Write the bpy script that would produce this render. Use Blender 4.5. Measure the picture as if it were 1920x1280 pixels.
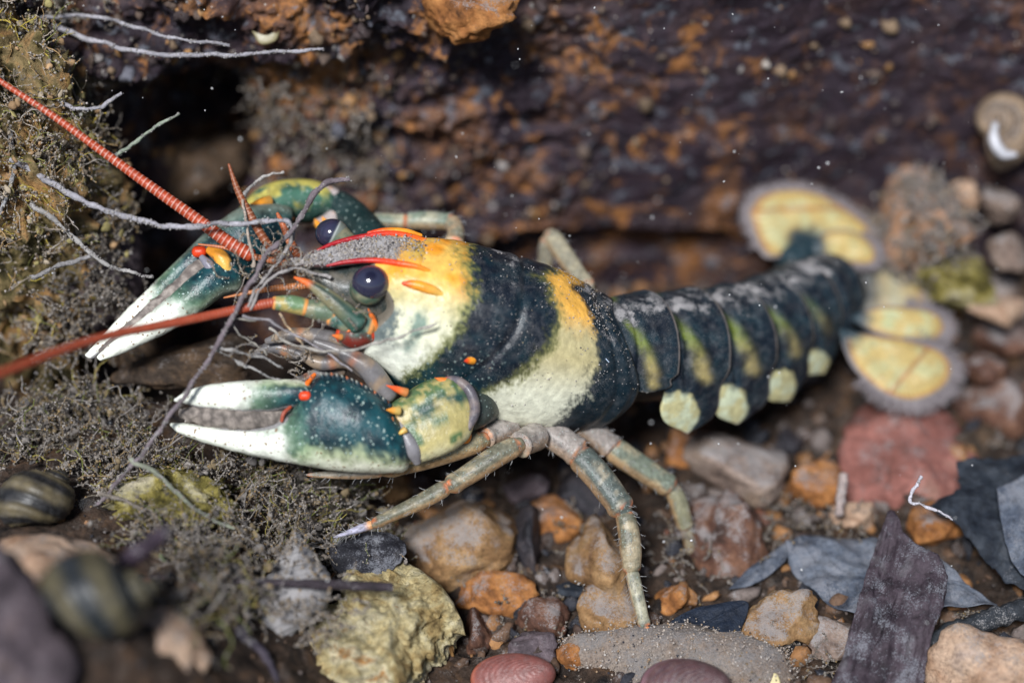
import bpy, math, random
import numpy as np
from mathutils import Vector

# ------------------------------------------------------------------ camera, sky, sun
for o in list(bpy.data.objects):
    bpy.data.objects.remove(o)
SC = bpy.context.scene
COL = SC.collection
PITCH = math.radians(40.0)
CT, ST = math.cos(PITCH), math.sin(PITCH)
DIST = 36.0                       # camera to focus plane; 1 unit = 100 photo pixels there
FOC = np.array([0.0, 0.0, 4.6])   # point in focus on the optical axis
FWD = np.array([0.0, CT, -ST])
VUP = np.array([0.0, ST, CT])
CAMP = FOC - DIST * FWD
cam = bpy.data.cameras.new("camera")
cam.sensor_width = 36.0
cam.lens = 36.0 * DIST / 19.2
cam.clip_start = 0.5
cam.clip_end = 2000
cam.dof.use_dof = True
cam.dof.focus_distance = DIST
cam.dof.aperture_fstop = cam.lens * 0.001 / 1.5   # aperture about 1.5 units across
camo = bpy.data.objects.new("camera", cam)
COL.objects.link(camo)
camo.location = CAMP
camo.rotation_euler = (math.radians(90) - PITCH, 0, 0)
SC.camera = camo

SUN_EL, SUN_AZ = math.radians(52), math.radians(-20)   # azimuth measured from -Y towards -X
sdir = Vector((math.sin(SUN_AZ) * math.cos(SUN_EL), -math.cos(SUN_AZ) * math.cos(SUN_EL), math.sin(SUN_EL)))
w = bpy.data.worlds.new("World")
SC.world = w
w.use_nodes = True
nt = w.node_tree
bg = nt.nodes["Background"]
sky = nt.nodes.new("ShaderNodeTexSky")
sky.sky_type = 'NISHITA'
sky.sun_disc = False
sky.sun_elevation = SUN_EL
sky.sun_rotation = math.atan2(sdir.x, sdir.y)
nt.links.new(sky.outputs[0], bg.inputs[0])
bg.inputs[1].default_value = 0.066
sun = bpy.data.lights.new("sun", 'SUN')
sun.energy = 5.0
sun.angle = math.radians(14)
sun.color = (0.975, 0.985, 1.0)
suno = bpy.data.objects.new("sun", sun)
COL.objects.link(suno)
suno.rotation_euler = sdir.to_track_quat('Z', 'Y').to_euler()
vs = SC.view_settings
vs.view_transform = 'Standard'
vs.look = 'None'
vs.exposure = 0.12
vs.gamma = 1.0
vs.use_curve_mapping = False
SC.cycles.use_denoising = True
SC.cycles.max_bounces = 6
SC.cycles.sample_clamp_indirect = 4.0

# ------------------------------------------------------------------ numpy helpers
RNG = np.random.default_rng(7)
_perm = np.random.default_rng(3).permutation(256)
_perm = np.concatenate([_perm, _perm, _perm])
_g = np.random.default_rng(5).normal(size=(256, 3))
_g /= np.linalg.norm(_g, axis=1)[:, None]


def pn(p):
    p = np.asarray(p, float)
    sh = p.shape[:-1]
    p = p.reshape(-1, 3)
    i = np.floor(p).astype(int)
    f = p - i
    i &= 255
    u = f * f * f * (f * (f * 6 - 15) + 10)
    out = np.zeros(len(p))
    for dx in (0, 1):
        for dy in (0, 1):
            for dz in (0, 1):
                h = _perm[_perm[_perm[i[:, 0] + dx] + ((i[:, 1] + dy) & 255)] + ((i[:, 2] + dz) & 255)]
                d = (_g[h] * (f - [dx, dy, dz])).sum(1)
                wt = (u[:, 0] if dx else 1 - u[:, 0]) * (u[:, 1] if dy else 1 - u[:, 1]) * (u[:, 2] if dz else 1 - u[:, 2])
                out += wt * d
    return (out * 1.6).reshape(sh)


def fbm(p, octv=4, gain=0.5, ridged=False):
    p = np.asarray(p, float)
    s = 0.0
    a = 1.0
    for k in range(octv):
        n = pn(p * (2.03 ** k) + 17.3 * k)
        if ridged:
            n = 1 - 2 * np.abs(n)
        s = s + a * n
        a *= gain
    return s


def sst(a, b, x):
    t = np.clip((x - a) / (b - a), 0, 1)
    return t * t * (3 - 2 * t)


def P(px, py, d=0.0):
    """photo pixel + distance behind the focus plane -> a point of the place"""
    a = (np.asarray(px, float) - 960) / 100
    b = (640 - np.asarray(py, float)) / 100
    d = np.asarray(d, float)
    k = (DIST + d) / DIST
    return CAMP + FWD * (DIST + d)[..., None] + (a * k)[..., None] * np.array([1.0, 0, 0]) + (b * k)[..., None] * VUP


def G(x, y):
    """height of the bed"""
    x = np.asarray(x, float)
    y = np.asarray(y, float)
    h = 2.5 * sst(-1.6, -6.2, x) * sst(3.2, 0.2, y)
    h = h + 1.9 * np.exp(-(((x + 7.4) / 2.6) ** 2 + ((y + 6.8) / 1.9) ** 2))
    h = h - 1.0 * sst(2.0, 5.0, y) * sst(-3.0, -6.0, x)
    h = h + 0.9 * sst(4.0, 7.0, y) * sst(4.5, 7.0, x)
    p = np.stack([x * 0.5, y * 0.5, x * 0], -1)
    return h + 0.22 * fbm(p, 3)


def on_ground(px, py, up=0.0):
    d = 0.0
    lo, hi = -12.0, 16.0
    for _ in range(40):
        d = 0.5 * (lo + hi)
        q = P(px, py, d)
        if q[2] > G(q[0], q[1]) + up:
            lo = d
        else:
            hi = d
    return d


def catmull(pts, n):
    pts = np.asarray(pts, float)
    if len(pts) == 2:
        t = np.linspace(0, 1, n)[:, None]
        return pts[0] * (1 - t) + pts[1] * t
    ch = np.concatenate([[0], np.cumsum(np.maximum(np.linalg.norm(np.diff(pts[:, :3], axis=0), axis=1), 1e-6))])
    ext = np.vstack([2 * pts[0] - pts[1], pts, 2 * pts[-1] - pts[-2]])
    out = []
    for tt in np.linspace(0, ch[-1], n):
        i = min(max(np.searchsorted(ch, tt) - 1, 0), len(pts) - 2)
        u = (tt - ch[i]) / (ch[i + 1] - ch[i])
        d1 = ch[i + 1] - ch[i]
        m1 = (ext[i + 2] - ext[i]) / ((ch[i + 1] - ch[i - 1]) if i > 0 else 2 * d1) * d1
        m2 = (ext[i + 3] - ext[i + 1]) / ((ch[i + 2] - ch[i]) if i + 2 < len(ch) else 2 * d1) * d1
        a, b = ext[i + 1], ext[i + 2]
        u2, u3 = u * u, u * u * u
        out.append((2 * u3 - 3 * u2 + 1) * a + (u3 - 2 * u2 + u) * m1 + (-2 * u3 + 3 * u2) * b + (u3 - u2) * m2)
    return np.array(out)


def unit(v):
    return v / np.maximum(np.linalg.norm(v, axis=-1, keepdims=True), 1e-9)


# ------------------------------------------------------------------ mesh helpers
def mesh(name, verts, faces, smooth=True, attrs=None):
    """faces: list of int arrays (n,3) or (n,4); attrs: name -> (n,3) colours or (n,) values"""
    verts = np.asarray(verts, float).reshape(-1, 3)
    if not isinstance(faces, list):
        faces = [faces]
    faces = [np.asarray(f, int) for f in faces if len(f)]
    me = bpy.data.meshes.new(name)
    me.vertices.add(len(verts))
    me.vertices.foreach_set("co", verts.ravel())
    nl = sum(f.size for f in faces)
    npoly = sum(len(f) for f in faces)
    me.loops.add(nl)
    me.loops.foreach_set("vertex_index", np.concatenate([f.ravel() for f in faces]))
    me.polygons.add(npoly)
    tot = np.concatenate([np.full(len(f), f.shape[1]) for f in faces])
    me.polygons.foreach_set("loop_start", np.concatenate([[0], np.cumsum(tot)[:-1]]))
    me.update(calc_edges=True)
    if smooth:
        me.polygons.foreach_set("use_smooth", np.ones(npoly, bool))
    for k, v in (attrs or {}).items():
        v = np.asarray(v, float)
        if v.ndim == 2:
            a = me.attributes.new(k, 'FLOAT_COLOR', 'POINT')
            a.data.foreach_set("color", np.concatenate([v, np.ones((len(v), 1))], 1).ravel())
        else:
            a = me.attributes.new(k, 'FLOAT', 'POINT')
            a.data.foreach_set("value", v.ravel())
    return me


def obj(name, me, mat=None, parent=None, base=None):
    """one mesh object; its origin goes to base (world) or to its parent's origin"""
    o = bpy.data.objects.new(name, me)
    COL.objects.link(o)
    if mat is not None:
        me.materials.append(mat)
    off = None
    if parent is not None:
        o.parent = parent
        off = np.array(parent["_o"])
    elif base is not None:
        off = np.asarray(base, float)
        o.location = off
    if off is None:
        off = np.zeros(3)
    n = len(me.vertices)
    co = np.empty(n * 3)
    me.vertices.foreach_get("co", co)
    me.vertices.foreach_set("co", (co.reshape(-1, 3) - off).ravel())
    me.update()
    o["_o"] = [float(v) for v in off]
    return o


def thing(name, label, cat, base, group=None):
    o = bpy.data.objects.new(name, None)
    COL.objects.link(o)
    o.location = base
    o.empty_display_size = 0.2
    o["_o"] = [float(v) for v in base]
    return tag(o, label, cat, group)


def tag(o, label=None, cat=None, group=None, kind=None):
    for k, v in (("label", label), ("category", cat), ("group", group), ("kind", kind)):
        if v:
            o[k] = v
    return o


def grid_faces(n, m, closed=True, base=0):
    i = np.arange(n - 1)[:, None]
    j = np.arange(m if closed else m - 1)[None, :]
    j2 = (j + 1) % m
    q = np.stack([i * m + j, i * m + j2, (i + 1) * m + j2, (i + 1) * m + j], -1).reshape(-1, 4)
    return q + base


def tube_grid(C, ra, rb, m=24, up=None, cap=0.6, sq=2.0):
    """rings about the points C; returns verts (N,M,3), t (N,M), phi (N,M); ring axis B follows up"""
    C = np.asarray(C, float)
    n = len(C)
    T = unit(np.gradient(C, axis=0))
    L = np.concatenate([[0], np.cumsum(np.linalg.norm(np.diff(C, axis=0), axis=1))])
    t = L / L[-1]
    up = np.array([0, 0, 1.0]) if up is None else np.asarray(up, float)
    B = unit(up - (T @ up)[:, None] * T)
    A = np.cross(T, B)
    ra = np.broadcast_to(ra, n).astype(float)
    rb = np.broadcast_to(rb, n).astype(float)
    if cap > 0:
        an = np.radians([90, 78, 60, 40, 20])
        f0, f1 = np.cos(an), np.sin(an) * cap
        r0, r1 = min(ra[0], rb[0]), min(ra[-1], rb[-1])
        C = np.vstack([C[0] - T[0] * (f1 * r0)[:, None], C, C[-1] + T[-1] * (f1 * r1)[::-1, None]])
        ra = np.concatenate([ra[0] * f0, ra, ra[-1] * f0[::-1]])
        rb = np.concatenate([rb[0] * f0, rb, rb[-1] * f0[::-1]])
        A = np.vstack([np.repeat(A[:1], 5, 0), A, np.repeat(A[-1:], 5, 0)])
        B = np.vstack([np.repeat(B[:1], 5, 0), B, np.repeat(B[-1:], 5, 0)])
        t = np.concatenate([np.zeros(5), t, np.ones(5)])
    ph = np.linspace(0, 2 * np.pi, m, endpoint=False)
    c, s = np.cos(ph), np.sin(ph)
    e = 2.0 / sq
    cc = np.sign(c) * np.abs(c) ** e
    ss = np.sign(s) * np.abs(s) ** e
    V = C[:, None] + A[:, None] * (ra[:, None] * ss)[..., None] + B[:, None] * (rb[:, None] * cc)[..., None]
    # phi = 0 at the up side
    return V, np.broadcast_to(t[:, None], V.shape[:2]), np.broadcast_to(ph[None], V.shape[:2])


def limb_pts(pts, rad, n):
    """pts (px,py,delta), rad px (scalar or pair) -> centres, ra, rb in world units"""
    pts = np.asarray(pts, float)
    r = np.array([(q, q) if np.isscalar(q) else q for q in rad], float) / 100
    k = (DIST + pts[:, 2]) / DIST
    W = P(pts[:, 0], pts[:, 1], pts[:, 2])
    D = catmull(np.hstack([W, r * k[:, None]]), n)
    return D[:, :3], np.maximum(D[:, 3], 0.004), np.maximum(D[:, 4], 0.004)


def limb(name, pts, rad, mat, parent=None, n=40, m=20, up=None, cap=0.6, sq=2.0, color=None, silt=0.0, dots=0.0, bump=None, base=None, label=None):
    C, ra, rb = limb_pts(pts, rad, n)
    V, t, ph = tube_grid(C, ra, rb, m, up, cap, sq)
    if bump is not None:
        V = bump(V, t, ph)
    N, M = V.shape[:2]
    at = {}
    if color is not None:
        c = color(t, ph, V) if callable(color) else np.broadcast_to(np.array(color, float), (N, M, 3))
        at["Col"] = c.reshape(-1, 3)
    s = silt(t, ph, V) if callable(silt) else np.full((N, M), float(silt))
    at["silt"] = np.broadcast_to(s, (N, M)).ravel()
    d = dots(t, ph, V) if callable(dots) else np.full((N, M), float(dots))
    at["dots"] = np.broadcast_to(d, (N, M)).ravel()
    me = mesh(name, V, grid_faces(N, M), attrs=at)
    o = obj(name, me, mat, parent, base)
    if label:
        o["label"] = label
    return o


def spine(name, a, b, r, mat, parent, color, n=10, m=10, label=None):
    """a small tapered thorn from a to b (px,py,delta)"""
    a, b = np.array(a, float), np.array(b, float)
    pts = [a, a + (b - a) * 0.5, b]
    tip = color if callable(color) else (lambda t, ph, V: mixc(mixc((0.30, 0.20, 0.06), color, np.array(0.35)), color, sst(0.1, 0.6, t)))
    return limb(name, pts, [r, r * 0.66, r * 0.06], mat, parent, n=n, m=m, color=tip, cap=0.3, label=label, silt=0.10)


def mixc(a, b, f):
    f = np.asarray(f)[..., None]
    return np.asarray(a, float) * (1 - f) + np.asarray(b, float) * f


def plate(outline, thick, rings=14, n=120, jag=0.0, bend=0.0, seed=0, normal=None, fine=3.0, edge=0.25):
    """a thin solid sheet with a star-shaped outline (world points); returns verts, faces, t, ang, side"""
    o = np.asarray(outline, float)
    oc = catmull(np.vstack([o, o[:1]]), n + 1)[:-1]
    c = oc.mean(0)
    u, s_, vt = np.linalg.svd(oc - c)
    nn = vt[2]
    if nn @ FWD > 0:
        nn = -nn
    if normal is not None:
        nn = unit(np.asarray(normal, float))
    if jag:
        j = 1 + jag * fbm(oc * fine + seed, 3)
        oc = c + (oc - c) * j[:, None]
    tr = np.linspace(0, 1, rings + 1)[1:] ** 0.85
    V = c + (oc - c)[None] * tr[:, None, None]
    V = np.concatenate([np.broadcast_to(c, (1, n, 3)), V])
    tt = np.concatenate([[0], tr])
    dz = bend * fbm(V * 0.7 + seed * 3.1, 3)
    prof = thick * 0.5 * (1 - (1 - edge) * sst(0.75, 1.0, tt))[:, None]
    top = V + nn * (dz + prof)[..., None]
    bot = V + nn * (dz - prof)[..., None]
    R = rings + 1
    g = np.concatenate([top, bot[::-1]])
    f = grid_faces(2 * R, n)
    t2 = np.concatenate([tt, tt[::-1]])
    T2 = np.broadcast_to(t2[:, None], (2 * R, n))
    A2 = np.broadcast_to(np.linspace(0, 2 * np.pi, n, endpoint=False)[None], (2 * R, n))
    return g, f, T2, A2, oc, nn


_ico = {}


def ico(level):
    if level not in _ico:
        import bmesh
        bm = bmesh.new()
        bmesh.ops.create_icosphere(bm, subdivisions=level, radius=1)
        v = np.array([q.co[:] for q in bm.verts])
        f = np.array([[x.index for x in q.verts] for q in bm.faces])
        bm.free()
        _ico[level] = (v, f)
    return _ico[level]


def rock_verts(level, seed, facets=12, rough=0.07, lump=0.15, soft=22.0):
    rg = np.random.default_rng(seed)
    v, f = ico(level)
    if facets:
        nrm = unit(rg.normal(size=(facets, 3)))
        h = rg.uniform(0.62, 0.95, facets)
        q = np.maximum(v @ nrm.T, 1e-3) / h
        r = 1.0 / (np.sum(q ** soft, 1) ** (1 / soft))
        r = np.minimum(r, 1.35)
    else:
        r = np.ones(len(v))
    r = r * (1 + lump * pn(v * 1.3 + seed) + 1.35 * rough * fbm(v * 3.1 + seed * 1.7, 6, 0.6))
    return v * r[:, None], f


def rotm(ax, ay, az):
    from mathutils import Euler
    return np.array(Euler((ax, ay, az)).to_matrix())


def scatter_mesh(pos, size, rg, cols=None, level=0, aniso=0.35):
    """many small grains joined into one mesh (octahedra for level 0)"""
    if level == 0:
        v = np.array([[1, 0, 0], [-1, 0, 0], [0, 1, 0], [0, -1, 0], [0, 0, 1], [0, 0, -1.0]])
        f = np.array([[0, 2, 4], [2, 1, 4], [1, 3, 4], [3, 0, 4], [2, 0, 5], [1, 2, 5], [3, 1, 5], [0, 3, 5]])
    else:
        v, f = ico(level)
    n = len(pos)
    q = unit(rg.normal(size=(n, 4)))
    a, b, c, d = q.T
    R = np.stack([np.stack([1 - 2 * (c * c + d * d), 2 * (b * c - a * d), 2 * (b * d + a * c)], -1),
                  np.stack([2 * (b * c + a * d), 1 - 2 * (b * b + d * d), 2 * (c * d - a * b)], -1),
                  np.stack([2 * (b * d - a * c), 2 * (c * d + a * b), 1 - 2 * (b * b + c * c)], -1)], 1)
    sc = np.asarray(size)[:, None] * rg.uniform(1 - aniso, 1 + aniso, (n, 3))
    base = v[None] * sc[:, None, :]
    if level > 0:
        base = base * (1 + 0.55 * pn(v[None] * 1.9 + rg.uniform(0, 90, (n, 1, 3))) + 0.2 * pn(v[None] * 4.1 + rg.uniform(0, 90, (n, 1, 3))))[..., None]
    W = np.einsum('nij,nkj->nki', R, base) + np.asarray(pos)[:, None]
    F = (f[None] + (np.arange(n) * len(v))[:, None, None]).reshape(-1, 3)
    at = {}
    if cols is not None:
        at["Col"] = np.repeat(np.asarray(cols), len(v), 0)
    return W.reshape(-1, 3), F, at


def strand_many(paths, rads, m=5):
    """several thin threads joined into one mesh (only for what nobody could count)"""
    Vs, Fs, b = [], [], 0
    for C, r in zip(paths, rads):
        V, t, ph = tube_grid(C, r * np.linspace(1, 0.5, len(C)), r * np.linspace(1, 0.5, len(C)), m, up=(0.31, 0.2, 0.93), cap=0)
        Vs.append(V.reshape(-1, 3))
        Fs.append(grid_faces(len(C), m, base=b))
        b += V.shape[0] * m
    return np.concatenate(Vs), np.concatenate(Fs)


# ------------------------------------------------------------------ materials
class NB:
    def __init__(self, name):
        self.m = bpy.data.materials.new(name)
        self.m.use_nodes = True
        self.t = self.m.node_tree
        self.b = self.t.nodes["Principled BSDF"]
        self.co = self.t.nodes.new("ShaderNodeTexCoord").outputs["Object"]

    def n(self, typ, ins=None, **kw):
        q = self.t.nodes.new(typ)
        for k, v in kw.items():
            setattr(q, k, v)
        for k, v in (ins or {}).items():
            self.set(q.inputs[k], v)
        return q

    def set(self, sock, v):
        if isinstance(v, bpy.types.NodeSocket):
            self.t.links.new(v, sock)
        else:
            if sock.type == 'RGBA' and len(v) == 3:
                v = (*v, 1)
            sock.default_value = v

    def noise(self, scale, detail=4, rough=0.55, dist=0.0, vec=None):
        return self.n("ShaderNodeTexNoise", {"Vector": vec or self.co, "Scale": scale, "Detail": detail, "Roughness": rough, "Distortion": dist}).outputs["Fac"]

    def voro(self, scale, feat='F1', out="Distance", rand=1.0):
        return self.n("ShaderNodeTexVoronoi", {"Vector": self.co, "Scale": scale, "Randomness": rand}, feature=feat).outputs[out]

    def math(self, op, a, b=0.0, clamp=False):
        q = self.n("ShaderNodeMath", operation=op, use_clamp=clamp)
        self.set(q.inputs[0], a)
        self.set(q.inputs[1], b)
        return q.outputs[0]

    def map(self, v, a, b, c=0.0, d=1.0):
        return self.n("ShaderNodeMapRange", {"Value": v, "From Min": a, "From Max": b, "To Min": c, "To Max": d}, interpolation_type='SMOOTHSTEP').outputs[0]

    def ramp(self, v, stops):
        q = self.n("ShaderNodeValToRGB", {"Fac": v})
        e = q.color_ramp.elements
        while len(e) < len(stops):
            e.new(0.5)
        for i, (p, c) in enumerate(stops):
            e[i].position = p
            e[i].color = (*c, 1)
        return q.outputs[0]

    def mix(self, f, a, b, mode='MIX'):
        q = self.n("ShaderNodeMix", data_type='RGBA', blend_type=mode)
        self.set(q.inputs[0], f)
        self.set(q.inputs[6], a)
        self.set(q.inputs[7], b)
        return q.outputs[2]

    def attr(self, name, out="Color"):
        return self.n("ShaderNodeAttribute", attribute_name=name).outputs[out]

    def bump(self, h, strength, dist, prev=None):
        q = self.n("ShaderNodeBump", {"Height": h, "Strength": strength, "Distance": dist})
        if prev is not None:
            self.t.links.new(prev, q.inputs["Normal"])
        return q.outputs[0]

    def nz(self):
        g = self.n("ShaderNodeNewGeometry").outputs["Normal"]
        return self.n("ShaderNodeSeparateXYZ", {"Vector": g}).outputs[2]

    def out(self, col, rough=0.6, normal=None, spec=0.4, coat=0.0, sss=0.0, alpha=None, trans=None):
        self.set(self.b.inputs["Base Color"], col)
        self.set(self.b.inputs["Roughness"], rough)
        self.b.inputs["Specular IOR Level"].default_value = spec
        if coat:
            self.b.inputs["Coat Weight"].default_value = coat
            self.b.inputs["Coat Roughness"].default_value = 0.2
        if sss:
            self.b.inputs["Subsurface Weight"].default_value = sss
            self.b.inputs["Subsurface Radius"].default_value = (0.25, 0.15, 0.1)
            self.b.inputs["Subsurface Scale"].default_value = 0.5
        if alpha is not None:
            self.set(self.b.inputs["Alpha"], alpha)
        if trans is not None:
            self.set(self.b.inputs["Transmission Weight"], trans)
        if normal is not None:
            self.t.links.new(normal, self.b.inputs["Normal"])
        return self.m


SILT = (0.27, 0.258, 0.258)


def shell_mat(name, rough=0.34, sss=0.0, dotscale=8.0, mottle=0.35, mscale=7.0, siltcol=SILT, coat=0.0, spec=0.36):
    b = NB(name)
    col = b.attr("Col")
    silt = b.attr("silt", "Fac")
    dots = b.attr("dots", "Fac")
    m1 = b.noise(mscale, 5, 0.65)
    col = b.mix(1.0, col, b.ramp(m1, [(0.25, (1 - mottle,) * 3), (0.5, (1, 1, 1)), (0.75, (1 + mottle,) * 3)]), 'MULTIPLY')
    wv_ = b.n("ShaderNodeVectorMath", {0: b.co, 1: b.n("ShaderNodeTexNoise", {"Vector": b.co, "Scale": 9.0, "Detail": 2.0}).outputs["Color"]}, operation='MULTIPLY_ADD')
    wv_.inputs[1].default_value = (1, 1, 1)
    b.set(wv_.inputs[0], b.n("ShaderNodeVectorMath", {0: b.n("ShaderNodeTexNoise", {"Vector": b.co, "Scale": 9.0, "Detail": 2.0}).outputs["Color"], 3: 0.09}, operation='SCALE').outputs[0])
    b.set(wv_.inputs[2], b.co)
    vn = b.n("ShaderNodeTexVoronoi", {"Vector": wv_.outputs[0], "Scale": dotscale * 1.25})
    v = vn.outputs["Distance"]
    rnd = b.n("ShaderNodeSeparateColor", {"Color": vn.outputs["Color"]}).outputs[0]
    lim = b.map(rnd, 0.0, 1.0, 0.11, 0.27)
    dm = b.math('MULTIPLY', b.map(b.math('SUBTRACT', v, lim), 0.03, -0.05), dots)
    lum = b.n("ShaderNodeRGBToBW", {"Color": col}).outputs[0]
    dcol = b.mix(b.map(lum, 0.22, 0.4), (0.34, 0.44, 0.40), (0.20, 0.09, 0.03))
    col = b.mix(dm, col, dcol)
    s1 = b.noise(48, 3, 0.8)
    s2 = b.noise(5.5, 6, 0.65)
    film = b.math('MULTIPLY', b.map(s2, 0.42, 0.78), b.math('MULTIPLY', silt, 0.38))
    heavy = b.map(b.math('ADD', b.math('MULTIPLY', s1, 0.6), b.math('MULTIPLY', s2, 0.4)), b.map(silt, 0.3, 1.0, 0.72, 0.30), b.map(silt, 0.3, 1.0, 0.80, 0.38))
    speck = b.math('MULTIPLY', b.map(s1, b.map(silt, 0, 0.6, 0.72, 0.58), b.map(silt, 0, 0.6, 0.76, 0.64)), b.map(silt, 0.0, 0.05, 0.0, 0.85))
    sf = b.math('MAXIMUM', b.math('MAXIMUM', film, heavy), speck)
    sc = b.mix(b.noise(60, 2), tuple(c * 0.55 for c in siltcol), tuple(min(1, c * 1.5) for c in siltcol))
    col = b.mix(sf, col, sc)
    h = b.math('ADD', b.math('MULTIPLY', b.map(v, 0.3, 0.1), b.math('MULTIPLY', dots, 0.5)), b.math('ADD', b.math('MULTIPLY', sf, 0.8), b.math('MULTIPLY', m1, 0.25)))
    nrm = b.bump(h, 0.6, 0.05)
    nrm = b.bump(b.voro(24), 0.16, 0.02, nrm)
    nrm = b.bump(b.noise(70, 2), 0.08, 0.02, nrm)
    rr = b.math('ADD', b.math('MULTIPLY', sf, 0.45), rough)
    return b.out(col, rr, nrm, spec=spec, coat=coat, sss=sss)


def rock_mat(name, cols, scale=1.2, silt=0.35, fine=9.0, bump=0.6, siltcol=SILT, rough=0.75, spots=None, spec=0.3, detail=8, nzlo=0.25, nzhi=0.95, dist=0.6, dustw=0.72):
    """cols: 3 to 5 colours along a noise ramp"""
    b = NB(name)
    n1 = b.noise(scale, detail, 0.62, dist)
    st = np.linspace(0.33, 0.67, len(cols))
    col = b.ramp(n1, [(float(p), c) for p, c in zip(st, cols)])
    n2 = b.noise(fine, 6, 0.7)
    col = b.mix(1.0, col, b.ramp(n2, [(0.28, (0.45, 0.45, 0.45)), (0.5, (1, 1, 1)), (0.74, (1.45, 1.45, 1.45))]), 'MULTIPLY')
    vz = b.voro(fine * 1.7)
    if spots:
        col = b.mix(b.math('MULTIPLY', b.map(vz, 0.16, 0.1), b.map(b.noise(2.2), 0.45, 0.6)), col, spots)
    if silt > 0:
        nz = b.nz()
        s = b.math('ADD', b.math('MULTIPLY', b.noise(2.3, 5, 0.65), 0.55), b.math('MULTIPLY', b.noise(30, 3, 0.7), 0.45))
        thr = 0.72 - 0.42 * silt
        sf = b.map(b.math('ADD', s, b.math('MULTIPLY', b.map(nz, nzlo, nzhi), 0.16)), thr + 0.08, thr + 0.2)
        sc = b.mix(b.noise(55, 2), tuple(c * 0.5 for c in siltcol), tuple(min(1, c * 1.4) for c in siltcol))
        col = b.mix(b.math('MULTIPLY', sf, dustw), col, sc)
    nrm = b.bump(n2, bump, 0.12)
    nrm = b.bump(b.noise(fine * 4.5, 3, 0.7), bump * 0.55, 0.04, nrm)
    return b.out(col, rough, nrm, spec=spec * 0.6)


def col_mat(name, rough=0.7, fine=14.0, bump=0.5, var=0.4, spec=0.3, siltw=0.0):
    """colour from the mesh, with grain"""
    b = NB(name)
    col = b.attr("Col")
    n2 = b.noise(fine, 5, 0.7)
    col = b.mix(1.0, col, b.ramp(n2, [(0.28, (1 - var,) * 3), (0.5, (1, 1, 1)), (0.74, (1 + var,) * 3)]), 'MULTIPLY')
    if siltw:
        s = b.math('ADD', b.math('MULTIPLY', b.noise(3.1, 5, 0.65), 0.5), b.math('MULTIPLY', b.noise(32, 3, 0.7), 0.5))
        sf = b.map(s, 0.62 - 0.3 * siltw, 0.72 - 0.3 * siltw)
        col = b.mix(b.math('MULTIPLY', sf, 0.85), col, b.mix(b.noise(60, 2), tuple(c * 0.55 for c in SILT), tuple(c * 1.35 for c in SILT)))
    nrm = b.bump(n2, bump, 0.05)
    return b.out(col, rough, nrm, spec=spec)


M_SHELL = shell_mat("crayfish_shell", rough=0.36, mottle=0.24)
M_ABD = shell_mat("abdomen_shell", rough=0.55, mottle=0.3, spec=0.2)
M_CLAW = shell_mat("claw_shell", rough=0.36, dotscale=8.5, mottle=0.3, mscale=6.0)
M_LEG = shell_mat("leg_shell", rough=0.4, sss=0.0, dotscale=13, mottle=0.5, mscale=11)
M_ANT = shell_mat("antenna_shell", rough=0.4, dotscale=12, mottle=0.2)
M_FAN = shell_mat("tail_fan_shell", rough=0.4, dotscale=16, mottle=0.25, mscale=9)
M_SOFT = shell_mat("soft_membrane", rough=0.35, dotscale=14, mottle=0.25, mscale=5, coat=0.1)
M_GRAIN = col_mat("silt_grain", rough=0.85, fine=30, bump=0.2, var=0.3)
M_STRAND = col_mat("silt_strand", rough=0.8, fine=22, bump=0.5, var=0.4, siltw=0.25)

# ================================================================== THE CRAYFISH
CREAM = (0.66, 0.63, 0.40)
WHITE = (0.74, 0.76, 0.66)
YEL = (0.70, 0.42, 0.09)
ORG = (0.80, 0.30, 0.025)
RED = (0.72, 0.055, 0.012)
CRIM = (0.34, 0.008, 0.014)
NAVY = (0.005, 0.009, 0.016)
TEAL = (0.005, 0.036, 0.046)
GRN = (0.10, 0.20, 0.09)
OLIVE = (0.17, 0.17, 0.085)
TAN = (0.36, 0.30, 0.19)
PALE = (0.42, 0.40, 0.38)
GREY = (0.30, 0.28, 0.29)

CF_BASE = P(np.array(930.), np.array(660.), np.array(0.8))
CF_BASE[2] = G(CF_BASE[0], CF_BASE[1])
crayfish = thing("crayfish", "dark teal crayfish banded with cream and orange, raised claws and fanned tail", "crayfish", CF_BASE)

# ---- carapace
CAR = np.array([(684, 572, 0.00, 108), (745, 578, 0.12, 131), (800, 592, 0.28, 146), (900, 626, 0.6, 157),
                (1000, 655, 0.9, 152), (1090, 673, 1.18, 136), (1150, 680, 1.36, 116)])


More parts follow.
